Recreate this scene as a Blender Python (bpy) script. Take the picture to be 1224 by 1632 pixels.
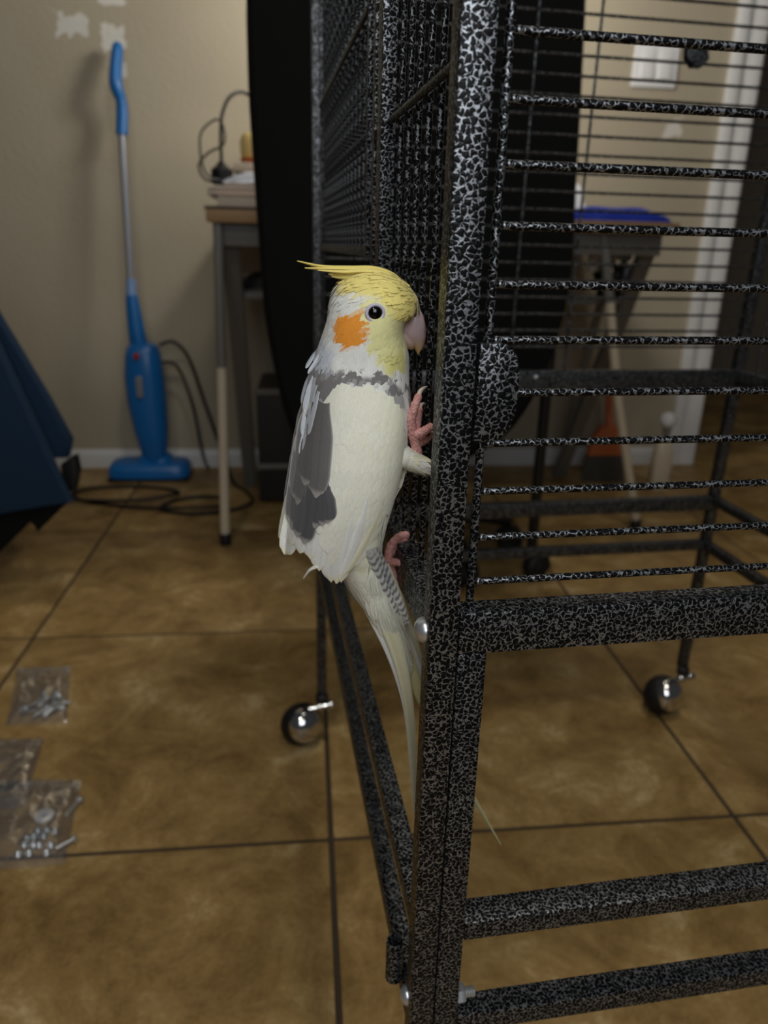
import bpy, bmesh, math, random
from mathutils import Vector, Matrix, noise

random.seed(7)
D = bpy.data
COL = bpy.context.scene.collection
for o in list(D.objects):
    D.objects.remove(o)

# ---------------------------------------------------------------- camera
sc = bpy.context.scene
EYE_H = 0.60
cam_d = D.cameras.new('camera')
cam = D.objects.new('camera', cam_d)
COL.objects.link(cam)
PITCH, ROLL, YAW = 0.35002521, -0.02507828, 0.110375284
fwd = Vector((math.sin(YAW) * math.cos(PITCH), math.cos(YAW) * math.cos(PITCH), -math.sin(PITCH)))
rgt = Vector((math.cos(YAW), -math.sin(YAW), 0))
dwn = fwd.cross(rgt)
r2 = math.cos(ROLL) * rgt + math.sin(ROLL) * dwn
d2 = -math.sin(ROLL) * rgt + math.cos(ROLL) * dwn
cm = Matrix((( r2.x, -d2.x, -fwd.x, 0), (r2.y, -d2.y, -fwd.y, 0), (r2.z, -d2.z, -fwd.z, EYE_H), (0, 0, 0, 1)))
cam.matrix_world = cm
cam_d.sensor_fit = 'HORIZONTAL'
cam_d.sensor_width = 36.0
cam_d.lens = 1169.74 / 1224 * 36.0
cam_d.clip_start = 0.01
cam_d.dof.use_dof = True
cam_d.dof.focus_distance = 0.275
cam_d.dof.aperture_fstop = 14.0
sc.camera = cam

# ---------------------------------------------------------------- view, world, lights
vs = sc.view_settings
vs.view_transform = 'Standard'
vs.look = 'None'
vs.gamma = 1.0
vs.use_curve_mapping = False
vs.exposure = 0.0

w = D.worlds.new('room_air')
sc.world = w
w.use_nodes = True
w.node_tree.nodes['Background'].inputs[0].default_value = (0.95, 0.95, 1.0, 1)
w.node_tree.nodes['Background'].inputs[1].default_value = 0.035


def lamp(name, kind, loc, energy, color, size=0.3, aim=None, sizey=None):
    l = D.lights.new(name, kind)
    l.energy = energy
    l.color = color
    if kind == 'AREA':
        l.size = size
        if sizey:
            l.shape = 'RECTANGLE'
            l.size_y = sizey
        else:
            l.shape = 'DISK'
    else:
        l.shadow_soft_size = size
    o = D.objects.new(name, l)
    COL.objects.link(o)
    o.location = loc
    if aim:
        o.rotation_euler = (Vector(aim) - Vector(loc)).to_track_quat('-Z', 'Y').to_euler()
    return o


lamp('ceiling_light', 'AREA', (0.25, 0.45, 2.45), 8.4, (1.0, 0.94, 0.82), 0.34, (0.25, 0.45, 0))
lamp('ceiling_light', 'AREA', (-0.45, -0.75, 2.45), 9, (1.0, 0.94, 0.82), 0.34, (-0.45, -0.75, 0))
lamp('camera_fill', 'AREA', (0.10, -0.58, 1.06), 6.6, (0.92, 0.96, 1.0), 0.62, (0.1, 0.5, 0.55), 0.7)  # cool fill panel added close behind the camera to brighten near things


# ---------------------------------------------------------------- helpers
def lin(c):
    return tuple(((x / 255) / 12.92 if x / 255 <= 0.04045 else ((x / 255 + 0.055) / 1.055) ** 2.4) for x in c)


def new_mat(name):
    m = D.materials.new(name)
    m.use_nodes = True
    return m, m.node_tree.nodes, m.node_tree.links, m.node_tree.nodes['Principled BSDF']


def plain(name, rgb, rough=0.5, metal=0.0, var=0.12, scale=40.0, bump=0.0, bscale=300.0, emit=None, spec=0.5):
    """procedural paint: base colour broken up by fine noise"""
    m, n, l, p = new_mat(name)
    c = lin(rgb)
    tc = n.new('ShaderNodeTexCoord')
    nz = n.new('ShaderNodeTexNoise')
    nz.inputs['Scale'].default_value = scale
    nz.inputs['Detail'].default_value = 4
    l.new(tc.outputs['Object'], nz.inputs['Vector'])
    mx = n.new('ShaderNodeMix')
    mx.data_type = 'RGBA'
    mx.inputs[6].default_value = (*[x * (1 - var) for x in c], 1)
    mx.inputs[7].default_value = (*[min(1, x * (1 + var)) for x in c], 1)
    l.new(nz.outputs['Fac'], mx.inputs[0])
    l.new(mx.outputs[2], p.inputs['Base Color'])
    p.inputs['Roughness'].default_value = rough
    p.inputs['Metallic'].default_value = metal
    p.inputs['Specular IOR Level'].default_value = spec
    if bump:
        b = n.new('ShaderNodeTexNoise')
        b.inputs['Scale'].default_value = bscale
        b.inputs['Detail'].default_value = 3
        l.new(tc.outputs['Object'], b.inputs['Vector'])
        bp = n.new('ShaderNodeBump')
        bp.inputs['Strength'].default_value = bump
        bp.inputs['Distance'].default_value = 0.002
        l.new(b.outputs['Fac'], bp.inputs['Height'])
        l.new(bp.outputs['Normal'], p.inputs['Normal'])
    if emit:
        p.inputs['Emission Color'].default_value = (*lin(emit[0]), 1)
        p.inputs['Emission Strength'].default_value = emit[1]
    return m


def ramp(n, l, src, stops):
    r = n.new('ShaderNodeValToRGB')
    while len(r.color_ramp.elements) < len(stops):
        r.color_ramp.elements.new(0.5)
    for e, (p, c) in zip(r.color_ramp.elements, stops):
        e.position = p
        e.color = (*c, 1) if len(c) == 3 else c
    l.new(src, r.inputs[0])
    return r


def hammered():
    m, n, l, p = new_mat('hammered_black_silver_paint')
    tc = n.new('ShaderNodeTexCoord')
    dn = n.new('ShaderNodeTexNoise')
    dn.inputs['Scale'].default_value = 420
    dn.inputs['Detail'].default_value = 3
    l.new(tc.outputs['Object'], dn.inputs['Vector'])
    sub = n.new('ShaderNodeVectorMath')
    sub.operation = 'SUBTRACT'
    sub.inputs[1].default_value = (0.5, 0.5, 0.5)
    l.new(dn.outputs['Color'], sub.inputs[0])
    sca = n.new('ShaderNodeVectorMath')
    sca.operation = 'SCALE'
    sca.inputs['Scale'].default_value = 0.0022
    l.new(sub.outputs[0], sca.inputs[0])
    add = n.new('ShaderNodeVectorMath')
    add.operation = 'ADD'
    l.new(tc.outputs['Object'], add.inputs[0])
    l.new(sca.outputs[0], add.inputs[1])
    vo = n.new('ShaderNodeTexVoronoi')
    vo.feature = 'DISTANCE_TO_EDGE'
    vo.inputs['Scale'].default_value = 480
    l.new(add.outputs[0], vo.inputs['Vector'])
    wn = n.new('ShaderNodeTexNoise')
    wn.inputs['Scale'].default_value = 700
    wn.inputs['Detail'].default_value = 2
    l.new(tc.outputs['Object'], wn.inputs['Vector'])
    wm = n.new('ShaderNodeMath')
    wm.operation = 'MULTIPLY_ADD'
    wm.inputs[1].default_value = -0.5
    l.new(wn.outputs['Fac'], wm.inputs[0])
    l.new(vo.outputs['Distance'], wm.inputs[2])
    r = ramp(n, l, wm.outputs[0], [(0.0, (1, 1, 1)), (0.05, (0, 0, 0))])
    sh = n.new('ShaderNodeMath')
    sh.operation = 'ADD'
    sh.inputs[1].default_value = 0.225
    l.new(wm.outputs[0], sh.inputs[0])
    l.new(sh.outputs[0], r.inputs[0])
    col = n.new('ShaderNodeMix')
    col.data_type = 'RGBA'
    col.inputs[6].default_value = (0.003, 0.003, 0.0034, 1)
    col.inputs[7].default_value = (0.28, 0.293, 0.31, 1)
    l.new(r.outputs[0], col.inputs[0])
    l.new(col.outputs[2], p.inputs['Base Color'])
    mt = n.new('ShaderNodeMath')
    mt.operation = 'MULTIPLY'
    mt.inputs[1].default_value = 0.9
    l.new(r.outputs[0], mt.inputs[0])
    l.new(mt.outputs[0], p.inputs['Metallic'])
    p.inputs['Specular IOR Level'].default_value = 0.12
    p.inputs['Roughness'].default_value = 0.38
    bp = n.new('ShaderNodeBump')
    bp.inputs['Strength'].default_value = 0.55
    bp.inputs['Distance'].default_value = 0.0004
    l.new(vo.outputs['Distance'], bp.inputs['Height'])
    l.new(bp.outputs['Normal'], p.inputs['Normal'])
    return m


def link(name, me, mat, parent=None, smooth=True):
    o = D.objects.new(name, me)
    COL.objects.link(o)
    if mat and not me.materials:
        me.materials.append(mat)
    if smooth:
        me.polygons.foreach_set('use_smooth', [True] * len(me.polygons))
        try:
            me.set_sharp_from_angle(angle=math.radians(42))
        except Exception:
            pass
    if parent:
        o.parent = parent
    return o


def mesh(name, V, F, mat, parent=None, smooth=True):
    me = D.meshes.new(name)
    me.from_pydata([tuple(v) for v in V], [], F)
    me.validate()
    me.update()
    return link(name, me, mat, parent, smooth)


def from_bm(name, bm, mat, parent=None, smooth=True):
    bmesh.ops.recalc_face_normals(bm, faces=bm.faces)
    me = D.meshes.new(name)
    bm.to_mesh(me)
    bm.free()
    return link(name, me, mat, parent, smooth)


def empty(name, loc, rz=0.0):
    o = D.objects.new(name, None)
    COL.objects.link(o)
    o.empty_display_size = 0.05
    o.location = loc
    o.rotation_euler = (0, 0, rz)
    return o


def tag(o, label, cat, group=None):
    o['label'] = label
    o['category'] = cat
    if group:
        o['group'] = group
    return o


def struct(o, label=None):
    o['kind'] = 'structure'
    if label:
        o['label'] = label
    return o


def box_bm(lo, hi, bev=0.0, seg=2, bm=None):
    own = bm is None
    bm = bm or bmesh.new()
    c = [(a + b) / 2 for a, b in zip(lo, hi)]
    s = [abs(b - a) for a, b in zip(lo, hi)]
    r = bmesh.ops.create_cube(bm, size=1.0, matrix=Matrix.Translation(c) @ Matrix.Diagonal((*s, 1)))
    if bev:
        es = list({e for v in r['verts'] for e in v.link_edges})
        bmesh.ops.bevel(bm, geom=es, offset=bev, segments=seg, affect='EDGES', profile=0.6)
    return bm


def box(name, lo, hi, mat, parent=None, bev=0.0, seg=2):
    return from_bm(name, box_bm(lo, hi, bev, seg), mat, parent)


def frames(P):
    P = [Vector(p) for p in P]
    T = []
    for i in range(len(P)):
        a = P[max(0, i - 1)]
        b = P[min(len(P) - 1, i + 1)]
        t = (b - a)
        T.append(t.normalized() if t.length > 1e-9 else Vector((0, 0, 1)))
    up = Vector((0, 0, 1)) if abs(T[0].z) < 0.9 else Vector((1, 0, 0))
    N = [(up - T[0] * up.dot(T[0])).normalized()]
    for i in range(1, len(P)):
        v = N[-1] - T[i] * N[-1].dot(T[i])
        N.append(v.normalized())
    return P, T, N


def tube_geo(P, R, n=10, caps=True, flat=1.0):
    P, T, N = frames(P)
    if not hasattr(R, '__len__'):
        R = [R] * len(P)
    V, F = [], []
    for p, t, nn, r in zip(P, T, N, R):
        b = t.cross(nn)
        for k in range(n):
            a = 2 * math.pi * k / n
            V.append(p + nn * (math.cos(a) * r * flat) + b * (math.sin(a) * r))
    for i in range(len(P) - 1):
        for k in range(n):
            k2 = (k + 1) % n
            F.append((i * n + k, i * n + k2, (i + 1) * n + k2, (i + 1) * n + k))
    if caps:
        F.append(tuple(range(n - 1, -1, -1)))
        F.append(tuple((len(P) - 1) * n + k for k in range(n)))
    return V, F


def tube(name, P, R, mat, parent=None, n=10, caps=True, flat=1.0):
    V, F = tube_geo(P, R, n, caps, flat)
    return mesh(name, V, F, mat, parent)


def merge(*geos):
    V, F = [], []
    for v, f in geos:
        k = len(V)
        V += list(v)
        F += [tuple(i + k for i in q) for q in f]
    return V, F


def smooth_path(P, sub=6):
    """Catmull-Rom through the points"""
    P = [Vector(p) for p in P]
    out = []
    for i in range(len(P) - 1):
        p0, p1, p2, p3 = P[max(0, i - 1)], P[i], P[i + 1], P[min(len(P) - 1, i + 2)]
        for k in range(sub):
            t = k / sub
            out.append(0.5 * ((2 * p1) + (p2 - p0) * t + (2 * p0 - 5 * p1 + 4 * p2 - p3) * t * t + (3 * p1 - p0 - 3 * p2 + p3) * t ** 3))
    out.append(P[-1])
    return out


def lerp_list(A, m):
    out = []
    for i in range(m):
        t = i / (m - 1) * (len(A) - 1)
        k = min(int(t), len(A) - 2)
        out.append(A[k] + (A[k + 1] - A[k]) * (t - k))
    return out


def loft(name, rings, mat, parent=None, caps=True):
    n = len(rings[0])
    V = [p for r in rings for p in r]
    F = []
    for i in range(len(rings) - 1):
        for k in range(n):
            k2 = (k + 1) % n
            F.append((i * n + k, i * n + k2, (i + 1) * n + k2, (i + 1) * n + k))
    if caps:
        F.append(tuple(range(n - 1, -1, -1)))
        F.append(tuple((len(rings) - 1) * n + k for k in range(n)))
    return mesh(name, V, F, mat, parent)


def ering(c, rx, ry, n=24, e=2.0):
    out = []
    for k in range(n):
        a = 2 * math.pi * k / n
        ca, sa = math.cos(a), math.sin(a)
        out.append((c[0] + rx * math.copysign(abs(ca) ** (2 / e), ca), c[1] + ry * math.copysign(abs(sa) ** (2 / e), sa), c[2]))
    return out


def lathe(name, prof, mat, parent=None, n=24, at=(0, 0, 0), axis=None):
    """prof: (r, h) pairs from the bottom up, turned about an axis (z by default)"""
    M = Matrix.Translation(at)
    if axis:
        M = M @ Vector(axis).to_track_quat('Z', 'Y').to_matrix().to_4x4()
    rings = [[M @ Vector((r * math.cos(2 * math.pi * k / n), r * math.sin(2 * math.pi * k / n), h)) for k in range(n)] for r, h in prof]
    return loft(name, rings, mat, parent)


def prism(name, poly, axis, a, b, mat, parent=None, bev=0.0, seg=2):
    """polygon in the two other axes, pulled out between a and b along axis"""
    bm = bmesh.new()

    def put(p, h):
        if axis == 'Y':
            return (p[0], h, p[1])
        if axis == 'X':
            return (h, p[0], p[1])
        return (p[0], p[1], h)
    A = [bm.verts.new(put(p, a)) for p in poly]
    B = [bm.verts.new(put(p, b)) for p in poly]
    bm.faces.new(A)
    bm.faces.new(B[::-1])
    for i in range(len(poly)):
        j = (i + 1) % len(poly)
        bm.faces.new((A[i], B[i], B[j], A[j]))
    if bev:
        es = [e for e in bm.edges if len({tuple(v.co)[{'X': 0, 'Y': 1, 'Z': 2}[axis]] for v in e.verts}) == 1]
        bmesh.ops.bevel(bm, geom=es, offset=bev, segments=seg, affect='EDGES', profile=0.6)
    return from_bm(name, bm, mat, parent)


def inst(src, parent, loc=(0, 0, 0), rot=None):
    o = src.copy()
    COL.objects.link(o)
    o.parent = parent
    o.location = loc
    if rot:
        o.rotation_euler = rot
    return o


# ---------------------------------------------------------------- materials
M_HAM = hammered()
M_CHROME = plain('chrome', (215, 215, 215), 0.12, 1.0, 0.03)
M_ZINC = plain('zinc_plated_steel', (214, 218, 222), 0.32, 0.85, 0.05)
M_BLACK = plain('black_plastic', (14, 14, 15), 0.45, 0, 0.2)
M_RUBBER = plain('black_rubber', (12, 12, 12), 0.6, 0, 0.2)
M_FABRIC = plain('black_chair_fabric', (10, 11, 12), 0.85, 0, 0.25, 900, 0.4, 1500, spec=0.2)
M_WOODEDGE = plain('tan_laminate', (150, 120, 84), 0.5, 0, 0.15, 30)
M_GREYMETAL = plain('grey_painted_metal', (112, 110, 106), 0.45, 0.0, 0.08)
M_CREAM = plain('cream_painted_tube', (206, 194, 172), 0.4, 0, 0.05)
M_WHITE = plain('white_plastic', (226, 226, 228), 0.4, 0, 0.03)
M_TRIM = plain('white_trim_paint', (214, 214, 214), 0.4, 0, 0.04)
M_BLUE = plain('blue_plastic', (24, 104, 174), 0.32, 0, 0.08)
M_DENIM = plain('dark_blue_cloth', (30, 50, 72), 0.9, 0, 0.2, 200, 0.5, 1200, spec=0.15)
M_GREYTUBE = plain('grey_steel_tube', (150, 152, 160), 0.35, 0.5, 0.05)
M_PAPER = plain('pale_paper', (190, 176, 160), 0.8, 0, 0.06)
M_ORANGE = plain('orange_plastic', (196, 108, 60), 0.45, 0, 0.08)
M_BRISTLE = plain('grey_bristles', (84, 80, 76), 0.8, 0, 0.3, 200)
M_GROUT = plain('dark_grout', (62, 50, 36), 0.9, 0, 0.2, 60, 0.4, 400)


def wall_mat():
    m, n, l, p = new_mat('tan_textured_wall_paint')
    geo = n.new('ShaderNodeNewGeometry')
    nz = n.new('ShaderNodeTexNoise')
    nz.inputs['Scale'].default_value = 3
    l.new(geo.outputs['Position'], nz.inputs['Vector'])
    base = ramp(n, l, nz.outputs['Fac'], [(0.3, lin((168, 158, 138))), (0.7, lin((178, 168, 148)))])
    sep = n.new('ShaderNodeSeparateXYZ')
    l.new(geo.outputs['Position'], sep.inputs[0])
    rg = n.new('ShaderNodeTexNoise')
    rg.inputs['Scale'].default_value = 55
    rg.inputs['Detail'].default_value = 5
    l.new(geo.outputs['Position'], rg.inputs['Vector'])
    mask = None

    def math_(op, a, b=None):
        q = n.new('ShaderNodeMath')
        q.operation = op
        for i, x in enumerate((a, b)):
            if x is None:
                continue
            if isinstance(x, (int, float)):
                q.inputs[i].default_value = x
            else:
                l.new(x, q.inputs[i])
        return q.outputs[0]
    # rough spackle patches rubbed on the wall: centre x, z, half width, half height
    for cx, cz, hw, hh in ((-0.523, 1.058, 0.032, 0.021), (-0.434, 1.030, 0.026, 0.028), (-0.433, 1.112, 0.028, 0.014), (-0.421, 0.968, 0.010, 0.018), (0.95, 0.90, 0.02, 0.024)):
        dx = math_('DIVIDE', math_('ABSOLUTE', math_('SUBTRACT', sep.outputs[0], cx)), hw)
        dz = math_('DIVIDE', math_('ABSOLUTE', math_('SUBTRACT', sep.outputs[2], cz)), hh)
        d = math_('MAXIMUM', dx, dz)
        d = math_('ADD', d, math_('MULTIPLY', math_('SUBTRACT', rg.outputs['Fac'], 0.5), 2.2))
        k = math_('LESS_THAN', d, 0.95)
        mask = k if mask is None else math_('MAXIMUM', mask, k)
    mx = n.new('ShaderNodeMix')
    mx.data_type = 'RGBA'
    l.new(math_('MULTIPLY', mask, 0.75), mx.inputs[0])
    l.new(base.outputs[0], mx.inputs[6])
    mx.inputs[7].default_value = (*lin((222, 220, 214)), 1)
    l.new(mx.outputs[2], p.inputs['Base Color'])
    p.inputs['Roughness'].default_value = 0.7
    p.inputs['Specular IOR Level'].default_value = 0.25
    bn = n.new('ShaderNodeTexNoise')
    bn.inputs['Scale'].default_value = 90
    bn.inputs['Detail'].default_value = 3
    l.new(geo.outputs['Position'], bn.inputs['Vector'])
    bp = n.new('ShaderNodeBump')
    bp.inputs['Strength'].default_value = 0.35
    bp.inputs['Distance'].default_value = 0.004
    l.new(bn.outputs['Fac'], bp.inputs['Height'])
    l.new(bp.outputs['Normal'], p.inputs['Normal'])
    return m


def tile_mat():
    m, n, l, p = new_mat('brown_stone_tile')
    geo = n.new('ShaderNodeNewGeometry')
    oi = n.new('ShaderNodeObjectInfo')
    off = n.new('ShaderNodeVectorMath')
    off.operation = 'ADD'
    cb = n.new('ShaderNodeCombineXYZ')
    ml = n.new('ShaderNodeMath')
    ml.operation = 'MULTIPLY'
    ml.inputs[1].default_value = 40
    l.new(oi.outputs['Random'], ml.inputs[0])
    l.new(ml.outputs[0], cb.inputs[2])
    l.new(geo.outputs['Position'], off.inputs[0])
    l.new(cb.outputs[0], off.inputs[1])
    a = n.new('ShaderNodeTexNoise')
    a.inputs['Scale'].default_value = 11
    a.inputs['Detail'].default_value = 10
    a.inputs['Roughness'].default_value = 0.72
    a.inputs['Distortion'].default_value = 0.4
    l.new(off.outputs[0], a.inputs['Vector'])
    b = n.new('ShaderNodeTexNoise')
    b.inputs['Scale'].default_value = 220
    b.inputs['Detail'].default_value = 3
    l.new(off.outputs[0], b.inputs['Vector'])
    mxf = n.new('ShaderNodeMath')
    mxf.operation = 'MULTIPLY_ADD'
    mxf.inputs[1].default_value = 0.16
    l.new(b.outputs['Fac'], mxf.inputs[0])
    l.new(a.outputs['Fac'], mxf.inputs[2])
    r = ramp(n, l, mxf.outputs[0], [(0.42, lin((116, 90, 50))), (0.54, lin((142, 113, 67))), (0.64, lin((160, 131, 82))), (0.76, lin((192, 167, 122)))])
    l.new(r.outputs[0], p.inputs['Base Color'])
    p.inputs['Roughness'].default_value = 0.5
    p.inputs['Specular IOR Level'].default_value = 0.3
    bp = n.new('ShaderNodeBump')
    bp.inputs['Strength'].default_value = 0.25
    bp.inputs['Distance'].default_value = 0.002
    l.new(a.outputs['Fac'], bp.inputs['Height'])
    l.new(bp.outputs['Normal'], p.inputs['Normal'])
    return m


M_WALL = wall_mat()
M_TILE = tile_mat()
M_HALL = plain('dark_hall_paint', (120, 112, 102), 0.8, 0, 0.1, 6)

# ---------------------------------------------------------------- room
WY = 2.03
floor = struct(box('floor', (-2.3, -1.6, -0.03), (3.2, 3.4, -0.002), M_GROUT))
P_ = 0.4563
GAP = 0.0055
t0 = box('tile', (GAP / 2, GAP / 2, -0.008), (P_ - GAP / 2, P_ - GAP / 2, 0.0), M_TILE, floor, 0.0016, 2)
tiles = []
for i in range(-5, 7):
    for j in range(-4, 6):
        x0, y0 = 0.0205 + i * P_, 0.6196 + j * P_
        if x0 < -2.3 or x0 + P_ > 3.2 or y0 + P_ > 3.4 or y0 < -1.6:
            continue
        if not tiles:
            t0.location = (x0, y0, 0)
            tiles.append(t0)
        else:
            tiles.append(inst(t0, floor, (x0, y0, 0)))

DX0, DX1 = 1.155, 1.98      # doorway in the back wall
bm = box_bm((-2.3, WY, 0.0), (DX0, WY + 0.11, 2.5))
box_bm((DX1, WY, 0.0), (3.2, WY + 0.11, 2.5), bm=bm)
box_bm((DX0, WY, 2.05), (DX1, WY + 0.11, 2.5), bm=bm)
struct(from_bm('wall_back', bm, M_WALL, smooth=False), 'tan textured wall with white spackle patches behind the desk')
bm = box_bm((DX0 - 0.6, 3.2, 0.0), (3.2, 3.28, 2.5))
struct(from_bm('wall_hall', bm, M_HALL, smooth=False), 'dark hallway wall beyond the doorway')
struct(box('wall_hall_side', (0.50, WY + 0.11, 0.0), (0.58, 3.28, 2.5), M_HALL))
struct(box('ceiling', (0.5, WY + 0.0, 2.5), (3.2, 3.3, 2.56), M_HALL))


def profile_run(name, prof, x0, x1, y, mat):
    """baseboard: profile (depth, z) run along x"""
    V = [(x0, y - d, z) for d, z in prof] + [(x1, y - d, z) for d, z in prof]
    n = len(prof)
    F = [(i, (i + 1) % n, n + (i + 1) % n, n + i) for i in range(n)] + [tuple(range(n))[::-1], tuple(range(n, 2 * n))]
    return mesh(name, V, F, mat)


struct(profile_run('baseboard_back', [(0, 0), (0.013, 0), (0.013, 0.035), (0.009, 0.046), (0.004, 0.050), (0, 0.050)], -2.3, 1.078, WY, M_TRIM), 'white baseboard along the tan wall')
prof = [(1.072, 0.0), (1.072, 0.014), (1.080, 0.019), (1.098, 0.019), (1.103, 0.013), (1.120, 0.013), (1.126, 0.018), (1.150, 0.018), (1.158, 0.010), (1.158, 0.0)]
trim = prism('trim_1', [(x, WY - d) for x, d in prof], 'Z', 0.0, 2.1, M_TRIM)
struct(trim, 'white moulded door casing beside the light switch')

# ---------------------------------------------------------------- light switch
sw = empty('light_switch', (0.879, WY, 0.985))
tag(sw, 'white double rocker light switch plate on the tan wall', 'light switch')
box('plate', (-0.058, -0.007, 0), (0.058, 0, 0.104), M_WHITE, sw, 0.003, 3)
for s in (-1, 1):
    bm = box_bm((s * 0.023 - 0.0165, -0.0105, 0.019), (s * 0.023 + 0.0165, -0.004, 0.085), 0.0012, 2)
    for v in bm.verts:
        if v.co.y < -0.008:
            v.co.y += (v.co.z - 0.052) * 0.07
    from_bm('rocker', bm, M_WHITE, sw)

# ---------------------------------------------------------------- bird cage
# cage frame: u along the front, v away from the front, both turned by TH about z
TH = 0.0642860333
CU = Vector((math.cos(TH), math.sin(TH), 0))
CV = Vector((-math.sin(TH), math.cos(TH), 0))
U0, V0 = 0.3125, 0.516
cage = empty('bird_cage', CU * U0 + CV * V0, TH)
tag(cage, 'tall black and silver hammered metal bird cage on a wheeled stand', 'bird cage')


def c(u, v, z):
    return (u - U0, v - V0, z)


def cbox(name, u0, u1, v0, v1, z0, z1, bev=0.0012, mat=None, parent=None):
    return box(name, c(u0, v0, z0), c(u1, v1, z1), mat or M_HAM, parent or cage, bev, 2)


UL0, UL1, UR0, UR1 = 0.0600, 0.0713, 0.5537, 0.5650
VF0, VF1, VB0, VB1 = 0.2356, 0.2468, 0.7850, 0.7964
ZTOP = 1.24
for (a, b) in ((UL0, UL1), (UR0, UR1)):
    for (d, e) in ((VF0, VF1), (VB0, VB1)):
        cbox('corner_post', a, b, d, e, 0.066, ZTOP)
# inner stile of the stand, below the tray rail, front and back
for (a, b) in ((0.0718, 0.0834), (0.5416, 0.5532)):
    cbox('stand_stile', a, b, VF0 + 0.0004, 0.2470, 0.066, 0.4530)
# rails: tray level, two shelf levels, top
LV = ((0.4528, 0.4707, 0.0114), (0.3028, 0.3134, 0.0143), (0.2420, 0.2536, 0.0125))
for z0, z1, dp in LV:
    ins = 0.0835 if z1 < 0.46 else 0.0718
    cbox('rail', ins, 0.625 - ins, VF0 + 0.0006, VF0 + dp, z0, z1)
    zb = z0 - 0.006 if z1 > 0.3 else z0
    cbox('rail', UL1, UR0, VB1 - dp, VB1 - 0.0006, zb, z1)
    for (a, b) in ((UL0, UL1), (UR0, UR1)):
        cbox('rail', a + 0.0006, b - 0.0006, VF1, VB0, z0, z1)
for (a, b) in ((UL0, UL1), (UR0, UR1)):
    cbox('top_rail', a + 0.0006, b - 0.0006, VF1, VB0, ZTOP - 0.014, ZTOP)
for (d, e) in ((VF0, VF0 + 0.0114), (VB1 - 0.0114, VB1)):
    cbox('top_rail', UL1, UR0, d + 0.0006, e - 0.0006, ZTOP - 0.014, ZTOP)

RB = 0.00142
PITCH_B = 0.0178
V, F = tube_geo([(-(0.5537 - 0.0763) / 2, 0, 0), (0, 0, 0), ((0.5537 - 0.0763) / 2, 0, 0)], RB, 10)
fbar = mesh('front_bar', V, F, M_HAM, cage)
fbar.location = c((0.0763 + 0.5537) / 2, 0.2408, 0.4817)
k = 1
while 0.4817 + k * PITCH_B < ZTOP - 0.02:
    inst(fbar, cage, c((0.0763 + 0.5537) / 2, 0.2408, 0.4817 + k * PITCH_B))
    k += 1
V, F = tube_geo([(-(UR0 - UL1) / 2, 0, 0), (0, 0, 0), ((UR0 - UL1) / 2, 0, 0)], RB, 8)
bbar = mesh('back_bar', V, F, M_HAM, cage)
bbar.location = c(0.3125, 0.789, 0.8137 - 18 * 0.0176)
k = -17
while 0.8137 + k * 0.0176 < ZTOP - 0.02:
    inst(bbar, cage, c(0.3125, 0.789, 0.8137 + k * 0.0176))
    k += 1


def rod(name, a, b, r=RB, n=10, parent=None):
    a, b = Vector(c(*a)), Vector(c(*b))
    return tube(name, [a, (a + b) / 2, b], r, M_HAM, parent or cage, n)


rod('door_edge_wire', (0.0763, 0.2408, 0.4700), (0.0763, 0.2408, 0.5375), 0.0016)
rod('door_edge_wire', (0.0763, 0.2408, 0.5695), (0.0763, 0.2408, ZTOP - 0.012), 0.0016)
for u in (0.3408, 0.2766):
    rod('back_upright_wire', (u, 0.7865, 0.4710), (u, 0.7865, ZTOP - 0.012), 0.0014)
# side panels: upright bars
V, F = tube_geo([(0, 0, 0.4700), (0, 0, 0.8), (0, 0, ZTOP - 0.012)], 0.00135, 8)
sbar = mesh('side_bar', V, F, M_HAM, cage)
sbar.location = c(0.0655, 0.2780, 0)
for k in range(1, 5):
    inst(sbar, cage, c(0.0655, 0.2780 + 0.0186 * k, 0))
for v in (0.3870, 0.4160, 0.7420, 0.7600):
    inst(sbar, cage, c(0.0655, v, 0))
for k in range(27):
    inst(sbar, cage, c(0.5595, 0.2720 + 0.0186 * k, 0))
# feeder door in the left side panel
cbox('door_stile', 0.0588, 0.0655, 0.3660, 0.3780, 0.4700, ZTOP - 0.012, 0.0006)
cbox('door_stile', 0.0605, 0.0650, 0.3980, 0.4040, 0.4700, ZTOP - 0.012, 0.0006)
V, F = tube_geo([(0, 0, 0.5980), (0, 0, 0.8), (0, 0, ZTOP - 0.012)], 0.00135, 8)
dbar = mesh('feeder_door_bar', V, F, M_HAM, cage)
dbar.location = c(0.0655, 0.4480, 0)
for k in range(1, 15):
    inst(dbar, cage, c(0.0655, 0.4480 + 0.0186 * k, 0))
cbox('feeder_door_frame', 0.0618, 0.0650, 0.4300, 0.4350, 0.5930, ZTOP - 0.02, 0.0006)
cbox('feeder_door_frame', 0.0618, 0.0650, 0.7220, 0.7270, 0.5930, ZTOP - 0.02, 0.0006)
cbox('feeder_door_frame', 0.0618, 0.0650, 0.4350, 0.7220, 0.5930, 0.5985, 0.0006)
rod('cross_wire', (0.0628, 0.2468, 0.6520), (0.0628, 0.3670, 0.6520), 0.0015)
rod('cross_wire', (0.0622, 0.4320, 0.7120), (0.0622, 0.7250, 0.7120), 0.0015)
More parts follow.
